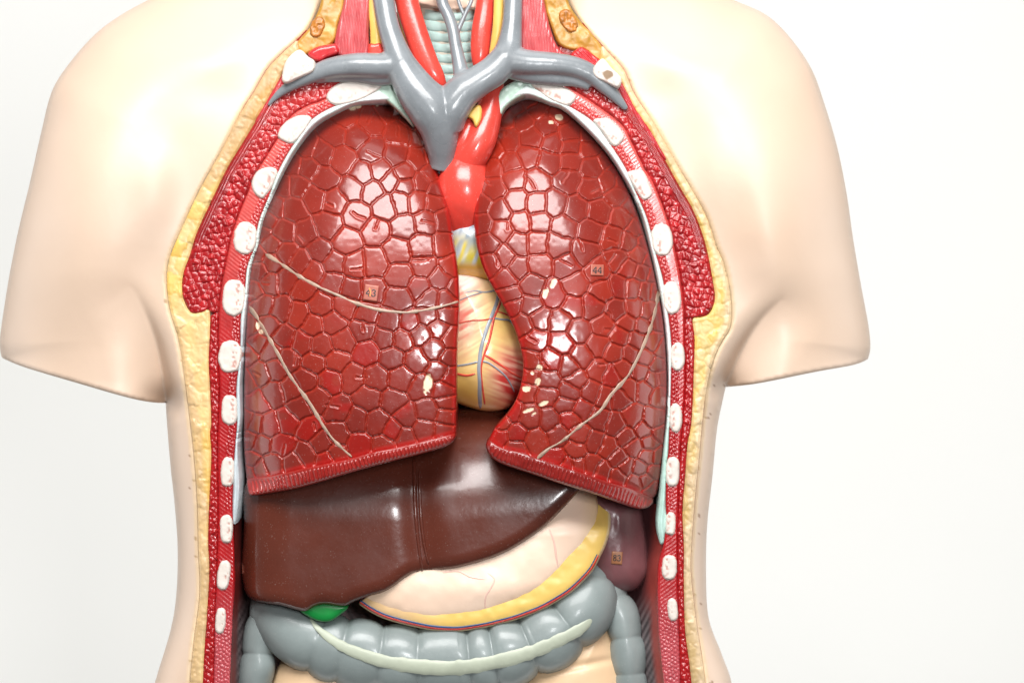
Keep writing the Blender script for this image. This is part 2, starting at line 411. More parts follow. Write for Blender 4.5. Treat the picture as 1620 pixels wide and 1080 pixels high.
# the skin: one closed moulded shell with the front window
torso = thing('torso_model', 'cream human torso mannequin opened at the front, with white ribs and grey neck veins', 'torso model', (-0.04, 0.06, -0.19))
def skin():
    full = outl.copy()
    # window must reach the upper border: outline is notched by the neck opening
    poly = np.concatenate([spline(p, 5) for p in (SILL, BOTL, FLKL)]+[np.array([(298., 1110.)]), sL0[::-1], ])
    polyR = np.concatenate([sR0, np.array([(1120., 1110.)])]+[spline(p, 5) for p in (FLKR, BOTR, SILR)])
    AV, AF, AC, off = [], [], [], 0
    for side, P, sil, flk, crs, hol in (('l', poly, SILL, FLKL, CRL, sL0), ('r', polyR, SILR, FLKR, CRR, sR0)):
        r = region([P], 3.0)
        x, y = r.x, r.y
        ds = pdist(x, y, spline(sil, 5)); df = pdist(x, y, spline(flk, 5)); dc, tc = pdist(x, y, spline(crs, 3), want_t=True)
        dh = pdist(x, y, hol); db = pdist(x, y, spline(BOTL if side == 'l' else BOTR, 5))
        mx = (lambda v: v) if side == 'l' else (lambda v: 1376-v)
        xm = x if side == 'l' else 1376-x
        lower = sstep(600, 660, y)
        z = -14*sstep(0, 90, dh)*sstep(560, 420, y)
        z = z+0.0008*np.maximum(0, 300-y)**2
        z += 150*curl(ds, 150)*(1-lower)+0.10*28*np.log1p(np.exp((240-xm)/28))*(1-lower)
        z -= 22*np.exp(-((xm-135)/75)**2-((y-330)/150)**2)
        z += 8*np.exp(-((xm-262)/50)**2-((y-215)/70)**2)
        z -= 7*np.exp(-((xm-245)/34)**2-((y-300)/75)**2)
        z += 3.5*np.exp(-((xm-330)/60)**2-((y-150)/34)**2)-3*np.exp(-((xm-300)/90)**2-((y-95)/26)**2)
        # flank and armpit
        z += 95*curl(df, 62)*sstep(560, 660, y)
        sdc = (np.interp(y, [p[1] for p in crs], [p[0] for p in crs])-x)*(1 if side == 'l' else -1)
        RR = 36+50*sstep(-14, 14, sdc)
        ramp = sstep(415, 640, y)**1.3
        near = (y > 300)
        z += np.where(near, 62*ramp*np.clip(1-dc/RR, 0, 1)**2, 0)
        z += 7*np.exp(-(np.hypot(x-crs[0][0], y-crs[0][1])/60)**2)
        z += 4.0*curl(db, 5)*sstep(660, 620, y)
        z += 2.5*curl(dh, 4)
        z += 0.12*vnoise(x, y, 33, 3)+0.04*vnoise(x, y, 9, 4)
        # paint: worn edge spots along the window
        col = np.tile(lin('d1b9a5'), (len(x), 1))
        warm = 0.5+0.5*vnoise(x, y, 90, 8)
        col = col*(1-0.04*warm[:, None]*np.array([0, 0.7, 1.4]))
        wear = ((vnoise(x, y, 5, 11) > 0.62) & (vnoise(x, y, 14, 12) > 0.15) & (dh < 12) & (y > 470)) | ((vnoise(x, y, 5, 13) > 0.55) & (dh < 4) & (y > 60) & (y < 130))
        col[wear] = lin('8a6444')
        lip = sstep(9, 2, dh)*0.55
        col = col*(1-lip[:, None])+lin('d9bf8e')*lip[:, None]
        V = W(x, y, z); n = len(V)
        # rear half: mirrored bulge, closing the arm and flank
        zb = 150+70*(1-curl(np.minimum(np.minimum(ds, db+60), 200), 150))
        zb = np.maximum(zb, z+8)
        zb = np.where((ds < 4) | (df < 4), np.maximum(z+10, 130), zb)
        Vb = V.copy(); Vb[:, 1] = zb*S
        side_f = np.stack([r.be[:, 1], r.be[:, 0], r.be[:, 0]+n, r.be[:, 1]+n], 1)
        F = np.concatenate([r.quads, r.quads[:, ::-1]+n, side_f])
        AV += [V, Vb]; AF.append(F+off); AC += [col, col]; off += 2*n
    ob('skin', mesh_np('skin', np.concatenate(AV), np.concatenate(AF), np.concatenate(AC)), M['skin'], torso)
skin()

# wall core behind the cut layers, cavity lining
wall_l = np.concatenate([sL0[sL0[:, 1] > 40], [(364., 1100.)], sL4[::-1]])
wall_r = np.concatenate([sR0[sR0[:, 1] > 30], [(1053., 1100.)], sR4[::-1]])
for P in (wall_l, wall_r):
    r = region([P], 4)
    solid('chest_wall', r, 16.0, 230, M['muscle'], torso, lin('8a1c1a'))
def cavity():
    P = spline([(520,150),(600,60),(700,-60),(800,60),(880,120),(960,215),(1030,350),(1070,520),(1072,900),(1066,1120),(700,1130),(345,1120),(360,900),(368,520),(410,350),(450,240)], 8, True)
    r = region([P], 6)
    z = 215-150*sstep(90, 10, np.minimum(np.abs(r.x-352), np.abs(r.x-1066)))*sstep(120, 300, r.y)
    st = 0.5+0.5*np.sin((r.x*0.75+r.y*0.35)*0.75)
    col = np.tile(lin('4a2622'), (len(r.x), 1))
    low = sstep(880, 960, r.y)[:, None]
    stripe = lin('77605f')*st[:, None]+lin('3c3033')*(1-st[:, None])
    solid('cavity_lining', r, z+2.5*st*low[:, 0], 235, M['cavity'], torso, col*(1-low)+stripe*low)
cavity()
# sloping inner side of the wall, seen low on the right and left
def inner_side(A, B, za, zb, base, nm):
    n = 60; t = np.linspace(0, 1, n); A = spline(A, 4)[:, :2]; B = spline(B, 4)[:, :2]
    ia = np.stack([np.interp(t, np.linspace(0, 1, len(A)), A[:, k]) for k in (0, 1)], 1)
    ib = np.stack([np.interp(t, np.linspace(0, 1, len(B)), B[:, k]) for k in (0, 1)], 1)
    m = 36; u = np.linspace(0, 1, m)
    X = ia[:, None, 0]*(1-u)+ib[:, None, 0]*u; Y = ia[:, None, 1]*(1-u)+ib[:, None, 1]*u
    Z = za+(zb-za)*u[None, :]**0.8+0*X
    st = 0.5+0.5*np.sin((X*0.8+Y*0.42)*0.85)
    low = sstep(930, 990, Y)*sstep(0.12, 0.3, u)[None, :]
    Z = Z+2.0*st*low
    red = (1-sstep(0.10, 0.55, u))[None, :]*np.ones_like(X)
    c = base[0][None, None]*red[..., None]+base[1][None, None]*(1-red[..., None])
    stripe = lin('8d7f80')*st[..., None]+lin('3f3437')*(1-st[..., None])
    c = c*(1-low[..., None])+stripe*low[..., None]
    I = np.arange(n*m).reshape(n, m)
    F = np.stack([I[:-1, :-1].ravel(), I[:-1, 1:].ravel(), I[1:, 1:].ravel(), I[1:, :-1].ravel()], 1)
    ob(nm, mesh_np(nm, W(X.ravel(), Y.ravel(), Z.ravel()), F, c.reshape(-1, 3)), M['cavity'], torso)
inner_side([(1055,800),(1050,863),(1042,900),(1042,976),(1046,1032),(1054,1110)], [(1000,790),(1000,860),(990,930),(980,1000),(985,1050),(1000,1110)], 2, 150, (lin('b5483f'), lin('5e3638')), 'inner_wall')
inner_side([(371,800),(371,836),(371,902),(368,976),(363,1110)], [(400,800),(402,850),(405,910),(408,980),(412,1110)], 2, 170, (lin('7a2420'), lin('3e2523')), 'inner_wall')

# ------------------------------------------------------------------ cut layers of the wall
rng = random.Random(7)
def hexseeds(P, sp, ang=0.0, an=1.0, jit=0.3):
    P = np.asarray(P); x0, y0 = P.min(0)-20; x1, y1 = P.max(0)+20
    cx, cy = (x0+x1)/2, (y0+y1)/2; R = math.hypot(x1-x0, y1-y0)/2+20
    out = []; j = 0; v = -R
    while v < R:
        u = -R+(sp*an/2 if j % 2 else 0)
        while u < R:
            a = u+rng.uniform(-jit, jit)*sp*an; b = v+rng.uniform(-jit, jit)*sp
            out.append((cx+a*math.cos(ang)-b*math.sin(ang), cy+a*math.sin(ang)+b*math.cos(ang))); u += sp*an
        v += sp*0.9; j += 1
    out = np.array(out)
    d = pdist(out[:, 0], out[:, 1], P, True)
    m = np.array([inside(np.array([p[0]]), np.array([p[1]]), [P])[0, 0] for p in out])
    return out[m | (d < sp*0.6)]

def pebbles(name, piece, P, sp, h, amp, base, colf, material, ang=0, an=1.0, limit=300, split=True, rough=0.0, edge=5.0, parent=torso, warp=1.3, rest='muscle_tissue', fibre=None):
    r = region([P], h); sd = hexseeds(P, sp, ang, an)
    wx = r.x+warp*vnoise(r.x, r.y, 9, 21); wy = r.y+warp*vnoise(r.x, r.y, 9, 22)
    lab, db, d1 = voronoi(wx, wy, sd)
    rs = np.random.RandomState(3); tilt = rs.uniform(-1, 1, (len(sd), 3))
    tq = np.clip(db/(sp*0.46), 0, 1); dome = np.sqrt(1-(1-tq)**2)
    z = base-amp*dome*(0.75+0.45*tilt[lab, 2])*(0.6+0.4*sstep(150, 240, r.y))+amp*0.03*((wx-sd[lab, 0])*tilt[lab, 0]+(wy-sd[lab, 1])*tilt[lab, 1])
    z = z+edge*0.7*curl(r.d, edge)+rough*vnoise(r.x, r.y, 4, 31)
    col = colf(r, lab, db, tilt)
    if fibre is not None:
        k = fibre(r)
        zs = base-amp*0.75+0.5*np.sin(pdist(r.x, r.y, sL1 if r.x.mean() < 690 else sR1)*1.5+0.8*vnoise(r.x, r.y, 25, 3))+edge*0.7*curl(r.d, edge)
        z = z*(1-k)+zs*k; col = col*(1-0.25*k[:, None])
    if split:
        base_o = solid(name, r, z+1.2+0.6*amp, 40, material, parent, col)
        split_cells(r, z, lab, piece, material, base_o, col, limit=limit, rest_name=None if limit >= len(sd) else rest)
    else:
        solid(name, r, z, 40, material, parent, col)
    return r, z

def muscle_col(r, lab, db, tilt):
    a, b = lin('b01e22'), lin('8f1418')
    t = (0.5+0.5*tilt[lab, 0])[:, None]
    c = a*t+b*(1-t)
    hi = sstep(330, 120, r.y)[:, None]
    return c*(1-hi*0.5)+lin('c43a38')*hi*0.5

# outer muscle with bundles (pectoral), from below the vein down to its blunt tip, then a thin strip
pecl = np.concatenate([sL1[sL1[:, 1] <= 496], [(345., 496.)], sL2[sL2[:, 1] < 490][::-1], [(540., 118.), (470., 122.)]])
pecr = np.concatenate([sR1[(sR1[:, 1] <= 506) & (sR1[:, 1] > 120)], [(1083., 506.)], sR2[sR2[:, 1] < 500][::-1], [(900., 116.), (960., 124.)]])
pebbles('muscle_layer', 'muscle_bundle', pecl, 9.4, 1.3, 3.4, 1.0, muscle_col, M['muscle'], ang=-1.05, an=1.25, limit=300, fibre=lambda r: sstep(19, 11, pdist(r.x, r.y, sL1))*sstep(420, 370, r.y))
pebbles('muscle_layer', 'muscle_bundle', pecr, 9.4, 1.3, 3.4, 1.0, muscle_col, M['muscle'], ang=1.05, an=1.35, limit=300, fibre=lambda r: sstep(19, 11, pdist(r.x, r.y, sR1))*sstep(420, 370, r.y))
lowl = np.concatenate([sL1[sL1[:, 1] > 500], [(338., 1100.)], sL2[sL2[:, 1] > 490][::-1]])
lowr = np.concatenate([[(1097., 499.)], sR1[sR1[:, 1] > 506], [(1077., 1100.)], sR2[sR2[:, 1] > 498][::-1]])
for P in (lowl, lowr):
    pebbles('muscle_strip', '', P, 7.5, 1.3, 2.6, 1.5, lambda r, lab, db, tilt: lin('9c1418')+0*r.x[:, None], M['muscle'], ang=1.5, an=1.3, split=False, edge=3)

# inner band: smooth, obliquely striated muscle between the ribs with a dotted strip by the lining
def inner_band(P, lining, sgn):
    r = region([P], 1.4)
    dl = pdist(r.x, r.y, lining)
    sd = hexseeds(P, 6.0, 1.5, 1.1); lab, db, _ = voronoi(r.x, r.y, sd)
    dots = sstep(15, 11, dl)*sstep(860, 700, r.y)+sstep(940, 1000, r.y)
    dots = np.clip(dots, 0, 1)
    stri = np.sin((r.x*sgn*0.75+r.y)*0.95+1.5*vnoise(r.x, r.y, 20, 2))
    z = 1.0-dots*2.4*np.sqrt(np.clip(db/2.6, 0, 1))+(1-dots)*(0.45*stri*(0.5+0.5*vnoise(r.x, r.y, 30, 6))-1.2)+2.5*curl(r.d, 3)
    up = sstep(620, 150, r.y)[:, None]  # pinker towards the top: washed-out top lighting put into both band colours
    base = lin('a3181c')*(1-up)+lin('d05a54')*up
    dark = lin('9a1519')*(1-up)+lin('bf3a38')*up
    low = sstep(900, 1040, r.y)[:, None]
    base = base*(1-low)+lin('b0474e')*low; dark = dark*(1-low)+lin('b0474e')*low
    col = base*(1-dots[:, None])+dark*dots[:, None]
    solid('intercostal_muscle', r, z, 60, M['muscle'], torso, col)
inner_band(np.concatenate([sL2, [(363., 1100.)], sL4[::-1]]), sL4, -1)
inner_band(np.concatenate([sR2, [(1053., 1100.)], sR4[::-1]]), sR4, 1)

# fat
def fatcolL(r, lab, db, tilt):
    t = (0.5+0.5*tilt[lab, 1])[:, None]; c = lin('e0b659')*t+lin('d8bd88')*(1-t)
    up = sstep(330, 200, r.y)[:, None]; c = c*(1-up)+(lin('b98a48')*t+lin('caa572')*(1-t))*up
    tri = (sstep(470, 520, r.y)*sstep(700, 660, r.y))[:, None]*0.7; c = c*(1-tri)+lin('e2c18c')*tri
    lo = sstep(780, 860, r.y)[:, None]*0.6; c = c*(1-lo)+lin('dcc493')*lo
    d0 = pdist(r.x, r.y, sL0)+6*vnoise(r.x, r.y, 30, 71)
    tn = (sstep(20, 8, d0)*(0.9*sstep(340, 260, r.y)+0.75*sstep(480, 560, r.y)))[:, None]; c = c*(1-tn)+lin('c6a67e')*tn
    mo = (0.5+0.5*vnoise(r.x, r.y, 9, 72))[:, None]*0.25; return c*(1-mo)+lin('b98e52')*mo
def fatcolR(r, lab, db, tilt):
    t = (0.5+0.5*tilt[lab, 1])[:, None]; c = lin('dcb860')*t+lin('d4ba84')*(1-t)
    up = sstep(330, 200, r.y)[:, None]; c = c*(1-up)+lin('c9a660')*up
    lo = sstep(660, 760, r.y)[:, None]*0.75; c = c*(1-lo)+(lin('c2a470')*t+lin('b0967a')*(1-t))*lo
    d0 = pdist(r.x, r.y, sR0)+5*vnoise(r.x, r.y, 30, 73)
    tn = (sstep(14, 5, d0)*0.8)[:, None]; c = c*(1-tn)+lin('d6bd9c')*tn
    mo = (0.5+0.5*vnoise(r.x, r.y, 9, 74))[:, None]*0.25; return c*(1-mo)+lin('a98850')*mo
fl1 = np.array([(473,84),(460,98)]+[tuple(p) for p in sL1])
fatl = np.concatenate([sL0[(sL0[:, 1] > 62)]+[0.3, 0], fl1[::-1]])
fr1 = np.array([(947,98),(968,118)]+[tuple(p) for p in sR1])
fatr = np.concatenate([sR0[(sR0[:, 1] > 70)]-[0.3, 0], fr1[::-1]])
pebbles('fat_layer', 'fat_lobule', fatl, 21, 1.7, 1.5, 0.5, fatcolL, M['fat'], ang=1.3, an=1.9, limit=300, rough=0.5, warp=5, edge=4)
pebbles('fat_layer', 'fat_lobule', fatr, 17, 1.7, 1.9, 0.5, fatcolR, M['fat'], ang=1.8, an=1.3, limit=300, rough=0.4, warp=3, edge=4)

# lining of the chest cavity: rounded pale lip
for A, B in ((sL4, sL5), (sR4, sR5)):
    P = np.concatenate([A[A[:, 1] < (828 if A is sL4 else 860)], B[::-1]])
    r = region([P], 1.2)
    z = -2.5+3.5*curl(r.d, 4)+0.5*vnoise(r.x, r.y, 12, 4)
    t = (0.5+0.5*vnoise(r.x, r.y, 26, 9))[:, None]
    col = lin('c8ded6')*t+lin('dfe2e3')*(1-t)
    if A is sL4: k = sstep(430, 560, r.y)[:, None]*0.6; col = col*(1-k)+lin('a9b6c0')*k
    if A is sR4: k = sstep(600, 720, r.y)[:, None]*0.8; col = col*(1-k)+lin('a6ccc0')*k
    z = z+1.2*np.sin(pdist(r.x, r.y, B)*0.75)*sstep(690, 760, r.y)
    solid('pleura_lining', r, z, 150, M['pleura'], torso, col)

# ribs, collar bones
def bone(name, P, seed, zf=-4.5, red=0.6, axis=None, worn=False):
    P = spline(P, 2, True); r = region([P], 1.3)
    cx, cy = r.x.mean(), r.y.mean()
    z = zf+5.0*curl(r.d, 5)+0.5*vnoise(r.x, r.y, 9, seed)+0.12*vnoise(r.x, r.y, 4, seed+1)
    Q = np.stack([r.x-cx, r.y-cy], 1); ev, evec = np.linalg.eigh(Q.T@Q); ax = evec[:, 1]; pr = evec[:, 0]
    u = Q@ax; v = Q@pr; lu = np.abs(u).max(); lv = np.abs(v).max()
    side = 0.35*lv*(1 if (pr[0] > 0) == (cx < 690) else -1)
    sp = np.exp(-((v-side)/(0.22*lv))**2)*(np.abs(u) < 0.72*lu)
    pit = np.clip(sp*2.4*(vnoise(r.x*1.3, r.y, 3.6, seed+5)+0.0), 0, 1)*red
    z = z+1.2*pit
    col = lin('d6ccc3')*(1-pit[:, None])+lin('a84a30')*pit[:, None]
    if worn:
        w = sstep(0.0, 0.25, np.exp(-((r.x-962)/9)**2-((r.y-118)/8)**2)-0.35+0.25*vnoise(r.x, r.y, 5, 77))[:, None]
        col = col*(1-w)+lin('86694a')*w
    solid(name, r, z, 45, M['bone'], torso, col)
def oval(cx, cy, rx, ry, tilt=0, boxy=2.4, n=22, seed=0):
    rs = np.random.RandomState(seed+int(cx)); out = []
    for i in range(n):
        a = 2*math.pi*i/n; c, s_ = math.cos(a), math.sin(a)
        k = (abs(c)**boxy+abs(s_)**boxy)**(-1/boxy)*(1+rs.uniform(-0.035, 0.035))
        x, y = rx*c*k, ry*s_*k; t = math.radians(tilt)
        out.append((cx+x*math.cos(t)-y*math.sin(t), cy+x*math.sin(t)+y*math.cos(t)))
    return out
bone('collar_bone', [(473,79),(488,90),(498,98),(496,113),(475,123),(453,132),(446,124),(453,96)], 1, zf=-27, red=0.25)
bone('collar_bone', [(938,109),(953,93),(968,108),(983,124),(978,139),(958,131),(941,122)], 2, zf=-27, red=0.4, worn=True)
ribsL = [[(518,147),(533,133),(564,124),(598,131),(603,140),(573,158),(536,167),(518,160)],
         [(439,215),(447,197),(463,186),(475,182),(488,183),(493,190),(482,209),(464,227),(448,224)],
         [(398,288),(407,271),(424,264),(438,268),(436,286),(424,306),(414,315),(401,304)],
         oval(388,377,18.5,26,8), oval(370,471,18.5,29.5,3), oval(364,564,18.5,26,4), oval(363,648,13,24,0,3), oval(360,746,11,24,3,3),
         oval(358,836,10.5,23,0,3), oval(354,909,10.5,24,8,3), oval(349,981,8.5,21,4,3)]
ribsR = [[(836,131),(848,127),(893,138),(912,153),(899,168),(871,159),(855,148)],
         [(938,191),(947,187),(964,188),(982,204),(988,218),(978,231),(967,229),(954,211)],
         [(992,276),(1002,269),(1018,271),(1029,294),(1032,309),(1018,317),(1005,300)],
         oval(1047,379,17,26,-6), oval(1063,471,15,26.5,-4), oval(1072,564,11.5,23,0), oval(1069,661,10.5,24,0), oval(1064,746,11,24,3,3),
         oval(1061,828,8.5,18.5,2,3.2), oval(1059,897,12,20,2,3.2), oval(1064,964,8.5,18.5,-4,3)]
for i, p in enumerate(ribsL): bone('rib', p, 10+i, red=0.25 if i < 2 else 0.6)
for i, p in enumerate(ribsR): bone('rib', p, 30+i)
# pale green cartilage beside the first ribs
for nm, P in (('rib_cartilage', [(590,122),(612,128),(636,150),(650,178),(654,200),(640,186),(622,168),(606,156),(590,148)]),
              ('rib_cartilage', [(840,124),(812,130),(790,146),(784,176),(790,186),(800,170),(816,157),(842,144)])):
    P = spline(P, 2, True); r = region([P], 1.3)
    solid(nm, r, -1+5*curl(r.d, 4)+0.6*vnoise(r.x, r.y, 7, 3), 60, M['pleura'], torso, lin('bcd6c6')+0*r.x[:, None])

# ------------------------------------------------------------------ neck and root of the neck (fixed to the torso)
def patch(name, P, zf, back, material, col, h=1.5, rnd=5, parent=torso, relief=None, step=2):
    P = spline(P, step, True); r = region([P], h)
    z = zf(r)+rnd*curl(r.d, rnd)
    if relief is not None: z = z+relief(r)
    c = col(r) if callable(col) else np.broadcast_to(col, (len(r.x), 3))
    return solid(name, r, z, back, material, parent, c)
def neckfat(r):
    t = (0.5+0.5*vnoise(r.x, r.y, 16, 14))[:, None]; return lin('a87828')*t+lin('c2944a')*(1-t)
patch('neck_fat', [(509,-60),(548,-60),(546,0),(535,40),(528,66),(505,80),(485,86),(466,96),(452,92),(474,62),(492,40),(508,0)], lambda r: 8+0.12*np.maximum(0, 60-r.y), 60, M['fat'], neckfat, relief=lambda r: 1.6*vnoise(r.x, r.y, 13, 5)+0.6*vnoise(r.x, r.y, 5, 6))
patch('neck_fat', [(898,-60),(858,-60),(860,0),(873,45),(884,70),(905,80),(925,80),(945,97),(972,112),(958,82),(938,55),(918,33),(899,0)], lambda r: 8+0.12*np.maximum(0, 60-r.y), 60, M['fat'], neckfat, relief=lambda r: 1.6*vnoise(r.x, r.y, 13, 7)+0.6*vnoise(r.x, r.y, 5, 8))
def nodule(cx, cy, rx, ry, t):
    P = oval(cx, cy, rx, ry, t, 2.2)
    patch('fat_nodule', P, lambda r: 3.0+0.12*np.maximum(0, 60-r.y), 40, M['fat'], lambda r: lin('b8752f')*(0.85+0.3*vnoise(r.x, r.y, 5, 9))[:, None], h=1.0, rnd=4, relief=lambda r: 1.8*vnoise(r.x, r.y, 4.5, 15))
nodule(502, 43, 11, 17, 20); nodule(899, 33, 12, 20, -32)
stri = lambda r: 0.9*np.sin((r.x+0.08*r.y)*1.25+0.8*vnoise(r.x, r.y, 30, 1))*(0.6+0.4*vnoise(r.x*3, r.y, 20, 2))
mcol = lambda r: lin('ab3036')*(0.5+0.25*vnoise(r.x*5, r.y, 20, 3))[:, None]+lin('c86264')*(0.5-0.25*vnoise(r.x*5, r.y, 20, 3))[:, None]
patch('neck_muscle', [(546,-60),(587,-60),(585,0),(583,50),(582,90),(560,94),(541,91),(529,78),(533,45),(544,0)], lambda r: 0+0.1*np.maximum(0, 60-r.y), 60, M['muscle'], mcol, h=1.1, rnd=7, relief=stri)
patch('neck_muscle', [(824,-60),(857,-60),(861,0),(873,52),(884,76),(902,96),(870,98),(835,92),(822,75),(823,30)], lambda r: 0+0.1*np.maximum(0, 60-r.y), 60, M['muscle'], mcol, h=1.1, rnd=7, relief=stri)
redc = lambda r: lin('b8242a')+0*r.x[:, None]
patch('muscle_stump', [(487,86),(500,75),(518,71),(532,70),(537,84),(518,92),(504,98)], lambda r: -5+0*r.x, 40, M['muscle'], redc, rnd=7, h=1.1)
patch('muscle_stump', [(902,89),(912,78),(922,75),(938,86),(950,97),(939,109),(918,100)], lambda r: -5+0*r.x, 40, M['muscle'], redc, rnd=7, h=1.1, relief=lambda r: 0.6*np.sin(r.x*0.9-r.y*0.9))
patch('muscle_stump', [(583,72),(593,69),(603,70),(610,96),(596,100),(582,95)], lambda r: 2+0*r.x, 40, M['artery'], redc, rnd=6, h=1.1)
patch('muscle_stump', [(450,118),(458,128),(440,150),(424,172),(408,196),(404,190),(424,156),(440,128)], lambda r: -2+0*r.x, 40, M['muscle'], lambda r: lin('b5343a')+0*r.x[:, None], rnd=5, h=1.1, relief=lambda r: 0.6*np.sin(r.x*1.1+r.y*0.5))
patch('muscle_stump', [(980,128),(990,140),(1006,170),(1030,206),(1055,250),(1048,250),(1020,212),(996,176),(976,142)], lambda r: -2+0*r.x, 40, M['muscle'], lambda r: lin('b5343a')+0*r.x[:, None], rnd=5, h=1.1, relief=lambda r: 0.6*np.sin(r.x*1.1-r.y*0.5))
tube_ob('nerve', [(589,-60,20,9),(590,0,14,8),(594,45,10,9),(595,72,12,9)], M['nerve'], torso, flat=0.6)
tube_ob('nerve', [(789,-60,20,8),(789,0,16,8),(787,45,14,8),(780,90,18,7)], M['nerve'], torso, flat=0.6)
tube_ob('nerve', [(628,-60,44,8),(633,0,40,8),(640,40,38,7),(650,78,40,5)], M['nerve'], torso, flat=0.5)
tube_ob('artery', [(630,-60,40,18),(643,0,34,18.5),(656,45,28,18.5),(674,95,22,18),(690,122,20,14),(700,138,24,8)], M['artery'], torso, flat=0.75, nseg=28)
tube_ob('artery', [(772,-60,40,15),(769,0,36,15),(762,50,30,16.5),(759,90,26,14),(760,114,30,8)], M['artery'], torso, flat=0.8, nseg=28)
patch('soft_tissue', [(640,-60),(760,-60),(760,10),(742,14),(720,17),(700,15),(676,10),(655,0)], lambda r: 52+0*r.x, 120, M['pleura'], lambda r: lin('d9bda8')+0*r.x[:, None], relief=lambda r: 2*vnoise(r.x, r.y, 12, 2))
tr = patch('trachea', [(664,6),(700,2),(756,2),(764,60),(762,125),(720,150),(690,145),(676,80)], lambda r: 62+0.012*(r.x-716)**2, 160, M['trachea'], lambda r: lin('ddd5c4')+0*r.x[:, None])
for k in range(7):
    y = 22+k*16.5
    P = [(672,y+1),(700,y+5),(722,y+5),(745,y+3),(760,y)]
    ridge('cartilage_ring', P, 14.5, lambda x, yy: 61+0.012*(x-716)**2, 3.5, M['trachea'], tr, col=lin('b9d6d0'), taper=False, wob=0.15)

vz = -20
veins = [
    [(600,-60,10,15),(607,0,0,14.5),(614,40,-8,14.5),(624,72,-14,16),(634,98,vz,19)],
    [(632,98,vz,20),(645,122,vz-2,24),(662,148,vz-4,28),(682,172,vz-2,31),(694,198,vz+4,28),(698,228,vz+12,22),(699,254,vz+20,17),(698,266,vz+24,16)],
    [(814,-60,10,13),(812,0,0,12.5),(810,40,-8,13.5),(806,72,-14,17),(800,92,vz,20)],
    [(802,90,vz,20),(782,112,vz-2,21),(758,128,vz-4,21),(732,146,vz-4,24),(712,174,vz-2,26),(705,200,vz+6,24)],
    [(640,100,vz,18),(606,104,-18,17),(565,103,-16,16),(528,107,-12,14),(500,116,-9,12),(470,130,-7,9),(446,145,-5,6),(430,160,-4,3.5),(424,168,-3,2)],
    [(640,112,-12,14),(606,121,-7,13),(565,118,-5,11),(528,120,-4,9),(500,125,-4,7)],
    [(800,94,vz,20),(835,99,-18,17),(875,101,-16,15),(908,106,-12,14),(934,117,-10,13),(958,137,-8,11),(978,158,-6,7),(991,173,-4,4)],
    [(800,106,-12,14),(835,116,-7,14),(875,121,-5,13),(908,126,-4,10),(934,136,-4,8)],
    [(693,-60,24,8),(699,0,18,8),(708,22,12,8),(716,45,6,8),(722,78,-2,8.5),(728,108,-10,10),(732,130,-16,13)],
]
vt = tubes_remeshed('vein_trunk', veins, 1.7, 16, M['vein'], torso, grow=1.2)
tube_ob('thyroid_vein', [(752,-40,30,3),(746,0,26,3.2),(738,18,20,3.4),(730,36,14,3.8),(722,54,8,4)], M['vein'], vt, nseg=12, step=3)
tube_ob('thyroid_vein', [(720,-40,30,2.6),(725,0,25,2.8),(733,22,20,3),(735,27,18,3)], M['vein'], vt, nseg=12, step=3)

# ------------------------------------------------------------------ lungs
def tiles(*groups):
    out = []
    for (ox, oy, pts) in groups: out += [(ox+a/6.75, oy+b/6.75) for a, b in pts]
    return np.array(out)
seedL = tiles(
 (380,150,[(1130,215),(1000,430),(880,620),(710,560),(570,760),(720,790),(900,900),(1100,690),(460,960),(620,960),(800,1095),(1000,1130)]),
 (550,150,[(240,310),(100,450),(560,420),(780,450),(440,170),(680,260),(250,600),(530,650),(750,680),(160,850),(350,820),(450,910),(610,830),(620,980),(800,930),(890,850),(960,1000),(60,1000),(256,1030),(400,1200),(575,1135),(745,1130),(930,1150),(900,640)]),
 (550,310,[(100,200),(310,370),(270,720),(600,330),(540,580),(560,850),(840,280),(1040,260),(1030,520),(800,540),(820,760),(770,980),(990,880),(1110,760),(1170,990),(80,740),(50,1000),(250,1010),(550,1100)]),
 (380,310,[(370,120),(570,150),(280,250),(220,400),(460,380),(330,530),(700,400),(930,320),(1125,490),(850,590),(480,610),(190,620),(640,710),(780,810),(990,720),(980,920),(200,800),(330,710),(310,920),(500,890),(680,990),(130,1010)]),
 (380,470,[(860,90),(1130,95),(240,90),(440,140),(620,190),(780,290),(990,270),(300,300),(90,330),(460,430),(660,500),(860,520),(1090,470),(190,500),(310,570),(520,660),(80,600),(390,770),(210,830),(790,690),(1030,680),(690,880),(960,890),(1210,860),(80,900),(350,1030),(540,970),(820,1090),(190,1120)]),
 (550,470,[(200,180),(170,350),(210,590),(460,270),(660,270),(400,440),(580,450),(480,650),(780,400),(870,210),(1060,190),(970,330),(1110,450),(920,560),(740,670),(1080,650),(980,780),(580,860),(300,860),(800,960),(1100,850),(1030,1010),(490,1110),(215,1070),(880,20),(1050,30)]),
 (380,630,[(155,280),(305,290),(510,250),(640,110),(730,320),(870,480),(1050,370),(1060,130),(220,500),(450,510),(90,440),(690,600),(1020,590),(130,660),(210,740),(340,700),(570,690),(930,650),(70,250),(90,780)]),
 (550,630,[(90,240),(120,490),(310,260),(480,350),(620,190),(850,130),(1050,40),(1050,190),(820,340),(1020,350),(600,430),(390,510)]))
